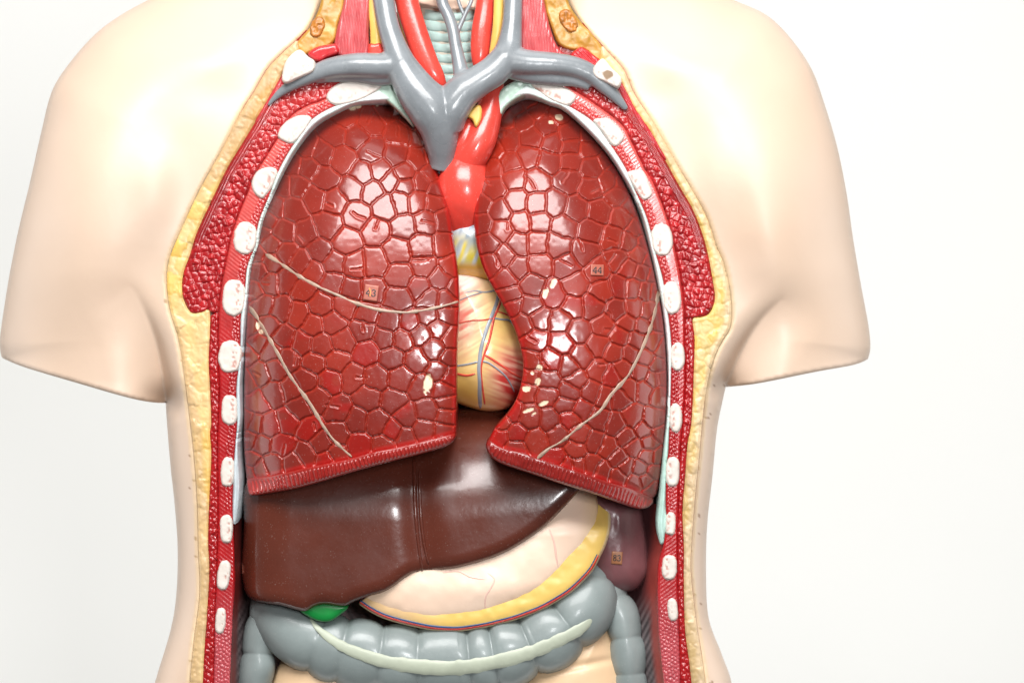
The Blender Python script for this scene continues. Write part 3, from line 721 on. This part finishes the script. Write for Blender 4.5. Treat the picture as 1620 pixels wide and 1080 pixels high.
seedR = tiles(
 (740,150,[(690,50),(480,130),(400,270),(610,290),(750,160),(840,330),(980,210),(430,470),(690,460),(910,520),(1090,420),(270,590),(250,780),(460,730),(650,660),(870,700),(1090,555),(1090,700),(500,890),(720,920),(1070,910),(265,1000)]),
 (890,150,[(290,450),(290,570),(320,780),(470,700),(560,770),(310,1000),(480,930),(640,930),(590,1065),(740,1190)]),
 (740,310,[(140,80),(520,60),(740,90),(940,90),(340,160),(150,290),(360,370),(570,280),(760,270),(1030,330),(220,510),(540,510),(740,500),(960,520),(390,650),(255,720),(530,770),(770,740),(1060,750),(410,890),(690,950),(450,1070),(918,1053)]),
 (890,310,[(140,150),(390,170),(630,230),(800,360),(880,300),(310,370),(720,480),(540,440),(890,490),(820,620),(590,680),(930,670),(700,780),(370,800),(850,830),(960,850),(600,960),(770,970),(890,1000),(980,1000),(430,1010),(130,950),(230,600)]),
 (740,470,[(490,90),(660,100),(760,230),(990,270),(590,280),(1000,490),(720,460),(670,690),(890,680),(1090,740),(650,850),(860,890),(620,1000),(850,1050)]),
 (890,470,[(120,110),(320,110),(170,360),(200,640),(150,880),(80,1010),(440,300),(580,140),(770,130),(910,160),(700,270),(850,300),(620,420),(380,520),(560,590),(800,450),(950,490),(720,610),(380,790),(530,850),(650,770),(890,640),(820,800),(1010,720),(970,880),(880,970),(710,960),(1050,870),(1065,560),(1040,1030),(1010,230),(300,1010),(600,1070),(450,1070)]),
 (890,650,[(390,90),(570,150),(190,250),(340,330),(490,400),(690,270),(770,390),(870,200),(940,330),(910,480),(140,430),(310,570),(440,650),(600,510),(680,600),(810,620),(590,700),(770,760),(890,740),(960,820),(1010,480),(960,100),(1035,240),(980,660),(160,580),(50,580),(750,80),(200,-20)]),
 (740,630,[(480,150),(360,270),(660,200),(510,370),(880,230),(1050,70),(1090,210),(730,440),(350,400),(960,400),(960,640),(500,540)]))
def tl(ox, oy, *pts): return [(ox+a/6.75, oy+b/6.75) for a, b in pts]
spurL = [tl(550,150,(205,600),(290,650),(380,670)), tl(550,150,(275,190),(215,300)), tl(550,150,(545,350),(540,440)), tl(550,310,(60,180),(100,215),(190,240)),
         tl(550,310,(690,690),(780,695),(860,680)), tl(550,310,(40,790),(180,770)), tl(550,310,(790,270),(950,300)), tl(380,310,(620,420),(680,500)), tl(380,310,(920,70),(985,105)),
         tl(380,310,(230,920),(300,930)), tl(380,470,(600,580),(575,720)), tl(550,470,(90,860),(200,860)), tl(550,470,(165,260),(170,360)), tl(380,630,(470,500),(450,620)),
         tl(380,630,(780,260),(810,340)), tl(550,630,(460,200),(370,340)), tl(380,630,(920,60),(1050,100)), tl(550,310,(340,250),(300,340)), tl(380,470,(140,800),(210,840))]
spurR = [tl(740,150,(400,380),(395,440)), tl(740,150,(620,880),(720,990)), tl(740,150,(1080,820),(1020,930)), tl(740,150,(200,900),(235,960)), tl(740,150,(890,100),(835,230)),
         tl(890,150,(320,1030),(410,995)), tl(740,310,(430,260),(420,360)), tl(740,310,(990,680),(1110,750)), tl(890,310,(480,460),(570,490)), tl(890,310,(500,710),(560,620)), tl(890,310,(170,450),(220,570)),
         tl(740,470,(630,410),(720,480)), tl(740,470,(740,620),(850,740)), tl(890,470,(460,350),(560,350)), tl(890,470,(390,720),(460,720)), tl(890,470,(480,150),(550,270)), tl(740,310,(310,620),(325,760))]

LAT_L = [(612,158),(580,149),(545,156),(512,175),(478,210),(450,252),(430,298),(412,350),(402,390),(394,430),(390,480),(388,540),(386,620),(386,700),(390,757)]
BOT_L = [(390,757),(424,753),(454,747),(484,740),(513,734),(552,726),(587,716),(624,708.5),(661,700),(698,691),(721,685)]
MED_L = [(721,685),(722,620),(723,550),(726,480),(724,430),(718,380),(710,330),(698,285),(684,245),(666,208),(642,178),(612,158)]
RIM_L = [(721,687),(719,695),(705,705.5),(668,717),(609,732),(555,747),(513,760),(469,772),(424,780),(402,783),(393,779),(390,757)]
LAT_R = [(812,166),(835,151),(860,147),(890,160),(922,190),(950,226),(978,270),(1002,320),(1021,376),(1035,430),(1047,490),(1054,560),(1055,630),(1052,690),(1047,739),(1040,776),(1034,787)]
BOT_R = [(1034,787),(1019,782),(994,771.5),(964,763),(934,752),(905,743),(888,737),(850,725),(829,717),(799,710),(784,703),(774,694)]
MED_R = [(774,694),(785,675),(803,655),(817,632),(825,606),(828,580),(825,556),(815,522),(800,490),(782,458),(765,425),(754,388),(750,350),(752,312),(760,270),(772,228),(788,192),(812,166)]
RIM_R = [(774,694),(769,701),(771,713),(780,725),(799,735),(844,750),(888,765),(934,779),(979,795),(1008,804),(1023,803),(1032,796),(1034,787)]

class Lung: pass
def make_lung(side, lat, bot, med, rimo, seeds, spurs, fiss, chips, label, sticker):
    root = thing('lung', label, 'lung', tuple(W(lat[len(lat)//2][0]+(120 if side == 'l' else -120), 780, 40)), 'pair of red lungs')
    sl, sb, sm, sr = spline(lat, 6), spline(bot, 6), spline(med, 6), spline(rimo, 6)
    P = np.concatenate([spline(lat, 3), spline(bot, 3)[1:], spline(med, 3)[1:-1]])
    cx = 560 if side == 'l' else 900
    def zbase(x, y):
        dl = pdist(x, y, sl); dm = pdist(x, y, sm); db_ = pdist(x, y, sb)
        z = -96+96*curl(dl, 130)+np.where(y < 420, 1, 0.0)*0
        mr = 26+60*sstep(460, 230, y)
        z = z+(10+50*sstep(460, 230, y))*curl(dm, mr)
        z = z+100*(np.maximum(0, 580-y)/430)**2
        z = z+18*(np.maximum(0, y-560)/200)**2
        z = z+7*np.exp(-((x-cx)/60)**2-((y-330)/40)**2)*0
        z = z+0.0006*(x-(612 if side == 'l' else 842))**2
        return z
    r = region([P], 1.25)
    x, y = r.x, r.y
    wx = x+1.6*vnoise(x, y, 11, 41)+0.7*vnoise(x, y, 4, 43); wy = y+1.6*vnoise(x, y, 11, 42)+0.7*vnoise(x, y, 4, 44)
    lab, db, d1 = voronoi(wx, wy, seeds)
    rs = np.random.RandomState(5 if side == 'l' else 6)
    tilt = rs.normal(0, 1, (len(seeds), 4))
    amp = np.where(y < 200, sstep(2, 16, r.d), sstep(0, 3, r.d))*(0.75+0.25*vnoise(x, y, 40, 50))
    groove = 4.8*np.exp(-(db/1.55)**2)-1.2*np.exp(-((db-3.3)/1.3)**2)
    dome = -1.1*(1-np.exp(-db/2.6))
    dsp = np.full(len(x), 1e9)
    for s_ in spurs: dsp = np.minimum(dsp, pdist(wx, wy, spline(s_, 3) if len(s_) > 2 else np.array(s_)))
    groove = np.maximum(groove, 3.0*np.exp(-(dsp/1.5)**2))-0.9*np.exp(-((dsp-3.2)/1.25)**2)*(db > 4)
    til = 0.010*(np.clip(wx-seeds[lab, 0], -25, 25)*tilt[lab, 0]+np.clip(wy-seeds[lab, 1], -25, 25)*tilt[lab, 1])*sstep(0, 7, db)
    z0 = zbase(x, y)
    z = z0+amp*(groove+dome+til)+0.10*vnoise(x, y, 6, 51)+0.22*vnoise(x, y, 24, 52)
    # paint
    a, b = lin('8e2516'), lin('7b2016')
    t = sstep(-0.5, 0.8, vnoise(x, y, 60, 61)+0.4*tilt[lab, 2])[:, None]
    col = a*t+b*(1-t)
    fresh = (sstep(0.15, 0.7, tilt[lab, 3]-0.8+0.5*vnoise(x, y, 14, 66))*sstep(380, 520, y))[:, None]
    col = col*(1-fresh)+lin('92140b')*fresh
    edge = (sstep(9, 3, r.d)*0.8)[:, None]
    col = col*(1-edge)+lin('ad1a16')*edge
    gro = (sstep(4.2, 2.6, np.minimum(db, dsp))*0.45*amp)[:, None]
    col = col*(1-gro)+lin('a8301f')*gro
    if side == 'l': tan = np.exp(-((x-405)/10)**2)*sstep(440, 500, y)*0.8
    else: tan = np.exp(-((x-1040)/10)**2)*sstep(500, 560, y)*0.6
    tan = (tan*sstep(3, 6, db)*(0.5+0.5*tilt[lab, 2] > 0.2))[:, None]; col = col*(1-tan)+lin('8c3a1e')*tan
    for (px, py, rx, ry, tt) in chips:
        c, s2 = math.cos(math.radians(tt)), math.sin(math.radians(tt))
        u = ((x-px)*c+(y-py)*s2)/rx; v = (-(x-px)*s2+(y-py)*c)/ry
        k = sstep(1.05, 0.85, np.hypot(u, v)+0.22*vnoise(x, y, 4, int(px)))
        z = z+0.8*k; col = col*(1-k[:, None])+lin('e6cfb2')*k[:, None]
    lab2 = lab.copy()
    solid_o = solid('lung_body', r, z+2.2, 150, M['lung'], root, lin('8e1a16')+0*x[:, None])
    split_cells(r, z, lab2, 'lobule', M['lung'], root, col, limit=300)
    # skirt from the true edge back
    # ribbed lower rim
    PR = np.concatenate([spline(bot, 3) if side == 'l' else spline(bot, 3), spline(rimo, 3)[1:-1]])
    rr = region([PR], 1.1)
    dbot, tb = pdist(rr.x, rr.y, spline(bot, 4), want_t=True)
    Lb = np.sum(np.linalg.norm(np.diff(spline(bot, 4), axis=0), axis=1))
    do = pdist(rr.x, rr.y, spline(rimo, 4))
    ph = tb*Lb/6.2+0.25*vnoise(rr.x, rr.y, 14, 3)
    ribs_ = np.maximum(0, np.sin(ph*2*math.pi))**0.7*sstep(3, 7, dbot)*sstep(2, 6, do)
    pts, = (spline(bot, 4),)
    zz = zbase(rr.x, np.minimum(rr.y, 9e9))-5.5+7*curl(do, 8)+1.5*curl(np.minimum(dbot, 50), 4)-(2.6 if side == 'l' else 1.6)*ribs_+0.5*vnoise(rr.x, rr.y, 9, 6)
    zz = np.clip(zz, -130, 60)
    cr = np.tile(lin('9c201a'), (len(rr.x), 1)); k = (0.5+0.5*vnoise(rr.x, rr.y, 40, 9))[:, None]
    cr = (cr*k+lin('8a1c16')*(1-k))*(1 if side == 'l' else 0.75)
    solid('lower_rim', rr, zz, 120, M['lung'], root, cr)
    L = Lung(); L.root = root; L.z = zbase
    for f in fiss: ridge('fissure_line', f, 5.0, zbase, 2.4, M['cream'], root, wob=0.55, lift=1.2)
    return L

LL = make_lung('l', LAT_L, BOT_L, MED_L, RIM_L, seedL, spurL,
    [[(420,402),(444,417),(472,436),(501,452),(537,468),(565,480),(600,490),(637,494),(661,492),(692,486),(725,477)],
     [(394,484),(405,500),(420,525),(441,562),(458,593),(478,621),(493,642),(513,676),(533,701),(556,722)]],
    [(557,171,7,4,0),(567,168,5,4,20),(677,607,7,15,12),(408,515,3.5,6,10),(413,525,4,4,0),(597,167,1.5,1.5,0)],
    'larger red lung on the left, engraved with lobules, tagged 43', '43')
LR = make_lung('r', LAT_R, BOT_R, MED_R, RIM_R, seedR, spurR,
    [[(1043,458),(1041,470),(1031,513),(1011,562),(992,596),(967,624),(949,650),(920,672),(890,697),(869,709),(850,725)]],
    [(885,186,6.5,5,20),(872,194,4,3,0),(875,448,4,9,25),(863,464,4.5,8,20),(853,581,6,4.5,-30),(842,590,3,2.5,0),(851,603,4.5,7,25),(833,615,6.5,5,0),(860,638,8,3.2,-25),(836,649,9,3,-20),(845,654,4,1.5,-30)],
    'red lung on the right with a curved notch by the heart, tagged 44', '44')

GLYPH = {'4': [[(0.74,1.0),(0.74,0.0)], [(0.74,0.02),(0.08,0.70),(0.98,0.70)], [(0.52,1.0),(0.94,1.0)]],
         '3': [[(0.14,0.20),(0.26,0.04),(0.50,0.0),(0.74,0.08),(0.80,0.24),(0.70,0.40),(0.42,0.47)], [(0.42,0.47),(0.74,0.54),(0.86,0.72),(0.76,0.92),(0.48,1.0),(0.22,0.95),(0.10,0.80)]],
         '8': [[(0.50,0.0),(0.76,0.06),(0.82,0.24),(0.66,0.40),(0.34,0.54),(0.14,0.72),(0.20,0.92),(0.50,1.0),(0.80,0.92),(0.86,0.72),(0.66,0.54),(0.34,0.40),(0.18,0.24),(0.24,0.06),(0.50,0.0)]]}
def sticker(text, cx, cy, w, h, rot, gw, gh, zf, root, material, lift=3.4):
    c, s_ = math.cos(math.radians(rot)), math.sin(math.radians(rot))
    tr_ = lambda u, v: (cx+u*c-v*s_, cy+u*s_+v*c)
    n = 12; U, Vv = np.meshgrid(np.linspace(-w/2, w/2, n), np.linspace(-h/2, h/2, n))
    X = cx+U*c-Vv*s_; Y = cy+U*s_+Vv*c
    zz = zf(X.ravel(), Y.ravel())-lift
    Vt = W(X.ravel(), Y.ravel(), zz); I = np.arange(n*n).reshape(n, n)
    F = np.stack([I[:-1, :-1].ravel(), I[1:, :-1].ravel(), I[1:, 1:].ravel(), I[:-1, 1:].ravel()], 1)
    me = mesh_np('number_sticker', Vt, F); so = ob('number_sticker', me, material, root)
    md = so.modifiers.new('thickness', 'SOLIDIFY'); md.thickness = 0.9*S; md.offset = -1
    for k, ch in enumerate(text):
        ox = (k-(len(text)-1)/2)*gw*1.12-gw/2
        for st in GLYPH[ch]:
            pts = [tr_(ox+u*gw, -gh/2+v*gh) for u, v in st]
            ridge('printed_digit', pts, gh*0.17, lambda x, y: zf(x, y)-lift-1.0, 0.25, M['ink'], so, taper=False, step=1.0, na=5)
    return so
s43 = sticker('43', 587, 463, 22, 25, 8, 7.5, 10.5, LL.z, LL.root, M['sticker'])
ridge('scratch', [(584,455),(586,462),(585,469)], 2.2, lambda x, y: LL.z(x, y)-4.9, 0.3, M['scratch'], s43, step=1.0, na=5)
s44 = sticker('44', 945, 427, 20, 17, 2, 6.8, 9.5, LR.z, LR.root, M['sticker'], lift=3.2)

# ------------------------------------------------------------------ heart
heart = thing('heart', 'pale yellow and pink heart with red and grey vessels between the lungs', 'heart', tuple(W(765, 650, 60)))
HP = spline([(700,418),(735,414),(775,428),(812,462),(838,510),(848,560),(842,600),(825,630),(800,647),(770,650),(740,643),(712,630),(692,600),(684,540),(686,470)], 3, True)
def heart_z(x, y):
    d = pdist(x, y, HP, True)
    return -28+74*curl(d, 85)+0.0012*(y-540)**2
r = region([HP], 1.5); x, y = r.x, r.y
st1 = vnoise(x*0.55+y*0.9, (x*0.9-y*0.55)*0.12+0*x, 3.2, 3)
st2 = vnoise(x*0.35-y*0.95, (x*0.95+y*0.35)*0.12, 3.2, 5)
redl = np.exp(-((x-730)/40)**2-((y-500)/58)**2)
redr = np.exp(-((x-812)/36)**2-((y-600)/50)**2)
white = np.exp(-((x-735)/26)**2-((y-438)/22)**2)
col = np.tile(lin('f2cc6c'), (len(x), 1)); k = (0.5+0.5*vnoise(x, y, 30, 8))[:, None]; col = col*k+lin('f2d68c')*(1-k)
def over(c, a): global col; a = np.clip(a, 0, 1)[:, None]; col = col*(1-a)+lin(c)*a
over('f4e2d6', white*1.0+0.7*redl); over('d9564c', 0.95*redl*sstep(-0.9, 0.9, st1))
over('f0c8bc', 0.9*redr); over('c6403a', 1.35*redr*sstep(-1.5, 0.9, st2)); over('8f2422', 0.9*np.exp(-((x-820)/18)**2-((y-625)/22)**2))
over('c79a3a', sstep(640, 600, y)*0+0.6*np.exp(-((x-735)/22)**2-((y-620)/26)**2))
solid('heart_muscle', r, heart_z(x, y)+0.4*vnoise(x, y, 12, 3), 130, M['heart'], heart, col)
for pth, w_, m_ in (
    ([(790,455),(786,478),(779,497),(771,518),(766,533),(761,552),(759,569),(758,585),(759,602),(759,625),(760,646)], [6,8,8,9,8], 'coro_vein'),
    ([(797,462),(789,486),(782,502),(778,520),(774,538),(766,561),(762,575),(761,588),(763,610),(767,640)], [4,5,5,4,4], 'coro_artery'),
    ([(766,561),(780,569),(796,580),(810,590),(826,598)], [5,5,4,3], 'coro_artery'),
    ([(763,571),(775,575),(796,591),(806,604),(814,620)], [4,4,3], 'coro_vein'),
    ([(700,588),(721,591),(738,594),(752,591)], [4,5,4], 'coro_artery'),
    ([(700,582),(721,579),(740,576),(756,572)], [3.5,4,4], 'coro_vein'),
    ([(735,463),(752,460),(768,462),(790,458)], [2.5,3,3.5], 'coro_vein'),
    ([(724,476),(744,468),(764,462)], [2,2.5,2.5], 'coro_vein'),
    ([(724,512),(745,507),(765,506),(781,503)], [2.5,3,3], 'coro_artery'),
    ([(784,492),(798,496),(815,505),(828,512)], [3,3.5,3.5], 'coro_artery'),
    ([(780,503),(792,505),(806,507),(815,517),(824,528)], [4,4.5,4], 'coro_vein')):
    ridge('coronary_vessel', pth, [q*0.8 for q in w_], heart_z, 2.2, M[m_], heart, taper=True, lift=0.6)
# great arteries on the heart
ao = tube_ob('aorta', [(738,240,20,24),(736,262,8,34),(734,290,2,42),(736,318,6,43),(734,345,18,38),(724,370,36,30),(716,390,50,24)], M['artery'], heart, nseg=40, flat=0.8)
P = spline([(712,352),(735,338),(760,330),(790,345),(802,380),(802,425),(790,446),(740,440),(708,434),(704,390)], 3, True)
r = region([P], 1.5)
t1 = vnoise(r.x*0.8+r.y*0.3, r.y*0.15, 5, 12); cc = np.tile(lin('b4c0c8'), (len(r.x), 1))
a = sstep(-0.9, 0.2, t1)[:, None]*sstep(362, 392, r.y)[:, None]; cc = cc*(1-a)+lin('ccb830')*a
a = (sstep(-0.4, 0.4, vnoise(r.x+0.4*r.y, r.y*0.25, 7, 15)+0.5*sstep(735, 765, r.x))*sstep(415, 370, r.y))[:, None]*0.9; cc = cc*(1-a)+lin('7d8c9a')*a
a = sstep(412, 424, r.y)[:, None]; cc = cc*(1-a)+lin('d2a03c')*a
solid('pulmonary_trunk', r, -16+48*curl(r.d, 46), 120, M['heart'], heart, cc)
# arch and branches fixed to the torso side
arch = tubes_remeshed('arch_artery', [[(782,110,24,16),(778,150,16,19),(772,185,8,22),(762,214,2,26),(750,238,2,28),(738,258,8,28)], [(756,170,14,10),(742,200,6,18),(734,225,4,22),(730,252,8,24)]], 1.6, 8, M['artery'], torso)
P = spline([(740,184),(747,173),(756,166),(762,171),(761,189),(753,202),(747,190)], 2, True); r = region([P], 1.1)
solid('yellow_cord', r, -25+4*curl(r.d, 5), 20, M['nerve'], torso, None)
tube_ob('vena_cava_stump', [(704,255,30,15),(700,280,26,18),(702,310,28,20)], M['coro_vein'], heart, nseg=24)

# ------------------------------------------------------------------ liver
liver = thing('liver', 'dark brown glossy liver below the lungs with a small green gallbladder', 'liver', tuple(W(600, 960, 60)))
LP = spline([(387,770),(386,820),(384,870),(383,905),(387,932),(398,947),(420,953),(445,957),(470,964),(484,966),(497,959),(512,955),(528,957),(545,958),(560,951),(585,942),(606,936),(624,926),(640,914),(656,906),(680,903),(720,898),(760,888),(800,873),(840,849),(870,825),(897,797),(920,770),(940,735),(925,700),(880,668),(820,652),(760,646),(700,650),(600,668),(500,700),(420,735)], 4, True)
BOTE = LP[(LP[:, 1] > 775)]
lig = [(655,725),(656,760),(658,800),(663,850),(670,905)]
def liver_z(x, y):
    sb = LP[(LP[:, 1] > 925) | ((LP[:, 0] > 600) & (LP[:, 1] > 770))]
    d = pdist(x, y, LP, True)
    dl = np.abs(x-385)
    z = -14+55*curl(dl, 75)+13*curl(d, 22)
    z = z+70*(np.maximum(0, 825-y-0.10*np.maximum(0, x-720))/150)**2
    xl = np.interp(y, [p[1] for p in lig], [p[0] for p in lig])
    z = z+8*np.exp(-((x-xl-4)/26)**2)
    return z
r = region([LP], 2.0)
solid('liver_body', r, liver_z(r.x, r.y)+0.15*vnoise(r.x, r.y, 30, 5)+0.03*vnoise(r.x, r.y, 7, 6), 160, M['liver'], liver)
ridge('ligament_fold', [(655,722),(656,760),(657,800),(661,850),(668,906)], [6,8,8,6,4], liver_z, 5.0, M['liver'], liver)
ridge('ligament_fold', [(663,740),(664,780),(666,820),(671,860),(678,893)], [4,6,7,6,4], liver_z, 4.5, M['liver'], liver)
P = spline([(475,964),(488,955),(510,951),(532,953),(550,960),(538,972),(522,982),(504,982),(486,974)], 2, True); r = region([P], 1.2)
solid('gallbladder', r, 3+6*curl(r.d, 12), 60, M['gall'], liver)

# ------------------------------------------------------------------ stomach
stom = thing('stomach', 'cream stomach with a yellow fatty lower border, tucked under the liver', 'stomach', tuple(W(760, 995, 60)))
OUT = [(955,760),(964,795),(966,830),(960,858),(950,880),(938,902),(920,922),(902,938),(880,952),(858,964),(836,973),(813,981),(790,987),(769,992),(745,996),(724,998.5),(700,998),(680,996),(655,991),(630,985),(605,977),(585,967),(567,955)]
SP = np.concatenate([spline(OUT, 3), spline([(567,955),(600,930),(640,905),(700,885),(780,860),(840,820),(880,780),(910,755),(955,760)], 4)[1:-1]])
r = region([SP], 1.6); do = pdist(r.x, r.y, spline(OUT, 4))
def om_z(x, y): return 12+52*sstep(850, 770, y)+13*curl(pdist(x, y, spline(OUT, 5)), 22)+0.0*x
lump = vnoise(r.x, r.y, 11, 3)*0.6*sstep(3, 10, do)
rim = sstep(5.0, 2.5, do)[:, None]
left = sstep(720, 620, r.x)[:, None]
c = lin('e8c26a')*(1-left)+lin('ddb98a')*left
c = c*(1-rim)+lin('ead2a8')*rim
solid('fatty_border', r, om_z(r.x, r.y)+lump, 50, M['stomach'], stom, c)
INN = [(940,755),(946,800),(941,838),(925,864),(902,889),(880,911),(858,929),(836,942),(813,953),(790,962),(769,969),(745,974),(724,977),(700,979),(680,980),(655,977),(630,972),(605,964),(588,957),(574,951)]
BP = np.concatenate([spline(INN, 3), spline([(574,951),(600,926),(640,900),(700,880),(780,855),(835,815),(870,780),(905,750),(940,755)], 4)[1:-1]])
def sto_z(x, y): return 2+34*sstep(850, 770, y)+20*curl(pdist(x, y, spline(INN, 4)), 60)-4*np.exp(-((x-760)/90)**2-((y-930)/22)**2)
r = region([BP], 1.6)
k = (0.5+0.5*vnoise(r.x, r.y, 40, 5))[:, None]; c = lin('f8dcc6')*k+lin('f4d3ba')*(1-k)
yl = np.clip(sstep(910, 950, r.x)+sstep(650, 590, r.x)*0.3, 0, 1)[:, None]*0.5; c = c*(1-yl)+lin('e6c07a')*yl
solid('stomach_body', r, sto_z(r.x, r.y)+0.5*vnoise(r.x, r.y, 14, 7), 100, M['stomach'], stom, c)
Pk = mat('faint_vessel_paint', lin('ecc4b4'), rough=0.4)
for pth in ([(770,905),(782,915),(776,930),(768,945),(768,968)], [(868,835),(876,855),(880,880),(884,902)], [(700,905),(725,903),(745,912),(770,916)]):
    ridge('faint_vessel', pth, [3,3.5,2.5], sto_z, 0.9, Pk, stom, lift=0.6)
off = lambda k: [(p[0]+k*nx_, p[1]+k*ny_) for p, nx_, ny_ in [((x_, y_), (720-x_)/math.hypot(720-x_, 700-y_), (700-y_)/math.hypot(720-x_, 700-y_)) for x_, y_ in OUT[4:]]]
ridge('red_vessel', off(3.6), [2.5,3.5,4,3,3.5,4,3.5], om_z, 2.0, M['artery'], stom, lift=1.5)
ridge('blue_vessel', off(6.6), [1.5,2.2,2.4,2.4,3.6,3.2,2.4], om_z, 2.0, M['blue'], stom, lift=1.5)

# ------------------------------------------------------------------ large bowel
colon = thing('large_intestine', 'grey segmented large intestine curving under the stomach with a pale band', 'large intestine', tuple(W(700, 1085, 60)))
def hmod(nb, ph=0.0, w=0.0, am=0.17):
    def f(t, th):
        k = abs(math.sin(math.pi*(t*nb+ph+w*math.sin(t*17.0+ph*9)+0.5*w*math.sin(t*31))))**0.5
        a = np.abs(np.sin(th-math.pi/2+0.0)); lat = 0.35+0.65*np.clip(np.abs(np.cos(th))*1.15, 0, 1)
        sg = math.sin(12.9*math.floor(t*nb+ph)+4.1)
        return 1-(am+0.05*sg)*lat*(1-k)+0.018*np.sin(2*th+sg*5+t*23)*lat+0.02*sg*k
    return f
cpts = [(404,944,100,10),(418,958,86,30),(436,980,66,42),(470,1004,58,50),(515,1022,54,55),(565,1034,52,58),(620,1042,52,59),(680,1045,52,59),(740,1043,52,59),(800,1033,52,58),(850,1015,54,56),(893,992,56,54),(922,964,60,50),(934,932,70,44),(926,900,90,36)]
tube_ob('transverse_segment', cpts, M['colon'], colon, nseg=64, mod=hmod(10.5, 0.2, 0.22, 0.22), step=2, flat=0.85)
tube_ob('ascending_segment', [(440,945,90,26),(424,968,84,29),(415,996,78,29),(409,1022,78,28),(407,1052,78,30),(402,1085,80,28),(400,1120,84,26)], M['colon'], colon, nseg=40, mod=hmod(3.1, 0.35, 0.0, 0.30), step=2)
tube_ob('descending_segment', [(940,920,96,30),(962,942,90,32),(979,968,84,31),(989,1000,80,29),(993,1032,80,30),(996,1064,80,29),(998,1110,84,27)], M['colon'], colon, nseg=40, mod=hmod(3.6, 0.2, 0.0, 0.28), step=2)
cp = spline(cpts, 3)
def colon_z(x, y):
    d, pt = pdist(x, y, cp, want_pt=True)
    _, t = pdist(x, y, cp, want_t=True)
    R = np.interp(t, np.linspace(0, 1, len(cp)), cp[:, 3]); zc = np.interp(t, np.linspace(0, 1, len(cp)), cp[:, 2])
    return zc-0.85*np.sqrt(np.maximum(0, R*R-d*d))
ridge('pale_band', [(490,976),(500,990),(513,1002),(534,1017),(558,1029),(602,1044),(640,1051),(680,1055),(713,1056),(747,1053),(780,1047),(813,1039),(848,1028),(880,1014),(905,1002),(924,990),(938,976),(945,968)], [8,15,20,22,24,24,23,21,19,15], colon_z, 3.0, M['taenia'], colon, lift=0.5, wob=0.12)

# ------------------------------------------------------------------ small bowel
bow = thing('small_intestine', 'smooth cream small intestine at the bottom edge below the grey bowel', 'small intestine', tuple(W(700, 1130, 40)))
for P in ([(424,1150),(426,1090),(436,1058),(452,1036),(475,1020),(540,1020),(620,1060),(640,1150)], [(820,1150),(830,1060),(880,1010),(940,985),(962,990),(975,1016),(986,1052),(994,1090),(998,1150)]):
    P = spline(P, 3, True); r = region([P], 2.2)
    solid('bowel_loop', r, 44+60*curl(r.d, 75)+5*np.exp(-((r.x-930)/50)**2-((r.y-1050-(r.x-930)*-0.2)/7)**2), 150, M['bowel'], bow)

# ------------------------------------------------------------------ spleen
spl = thing('spleen', 'dull purple brown spleen at the right, tagged 83, beside the stomach', 'spleen', tuple(W(985, 936, 90)))
P = spline([(930,760),(990,780),(1012,800),(1020,836),(1026,880),(1025,908),(1008,931),(982,936),(956,926),(930,900),(915,840)], 3, True)
def spl_z(x, y): return 44+45*curl(pdist(x, y, P, True), 50)+0.02*np.abs(x-985)
r = region([P], 1.8)
solid('spleen_body', r, spl_z(r.x, r.y)+1.0*vnoise(r.x*1.6, r.y*0.6, 16, 4), 150, M['spleen'], spl)
sticker('83', 976, 882, 17, 20, 4, 6.0, 9.0, spl_z, spl, M['sticker_dark'], lift=1.8)
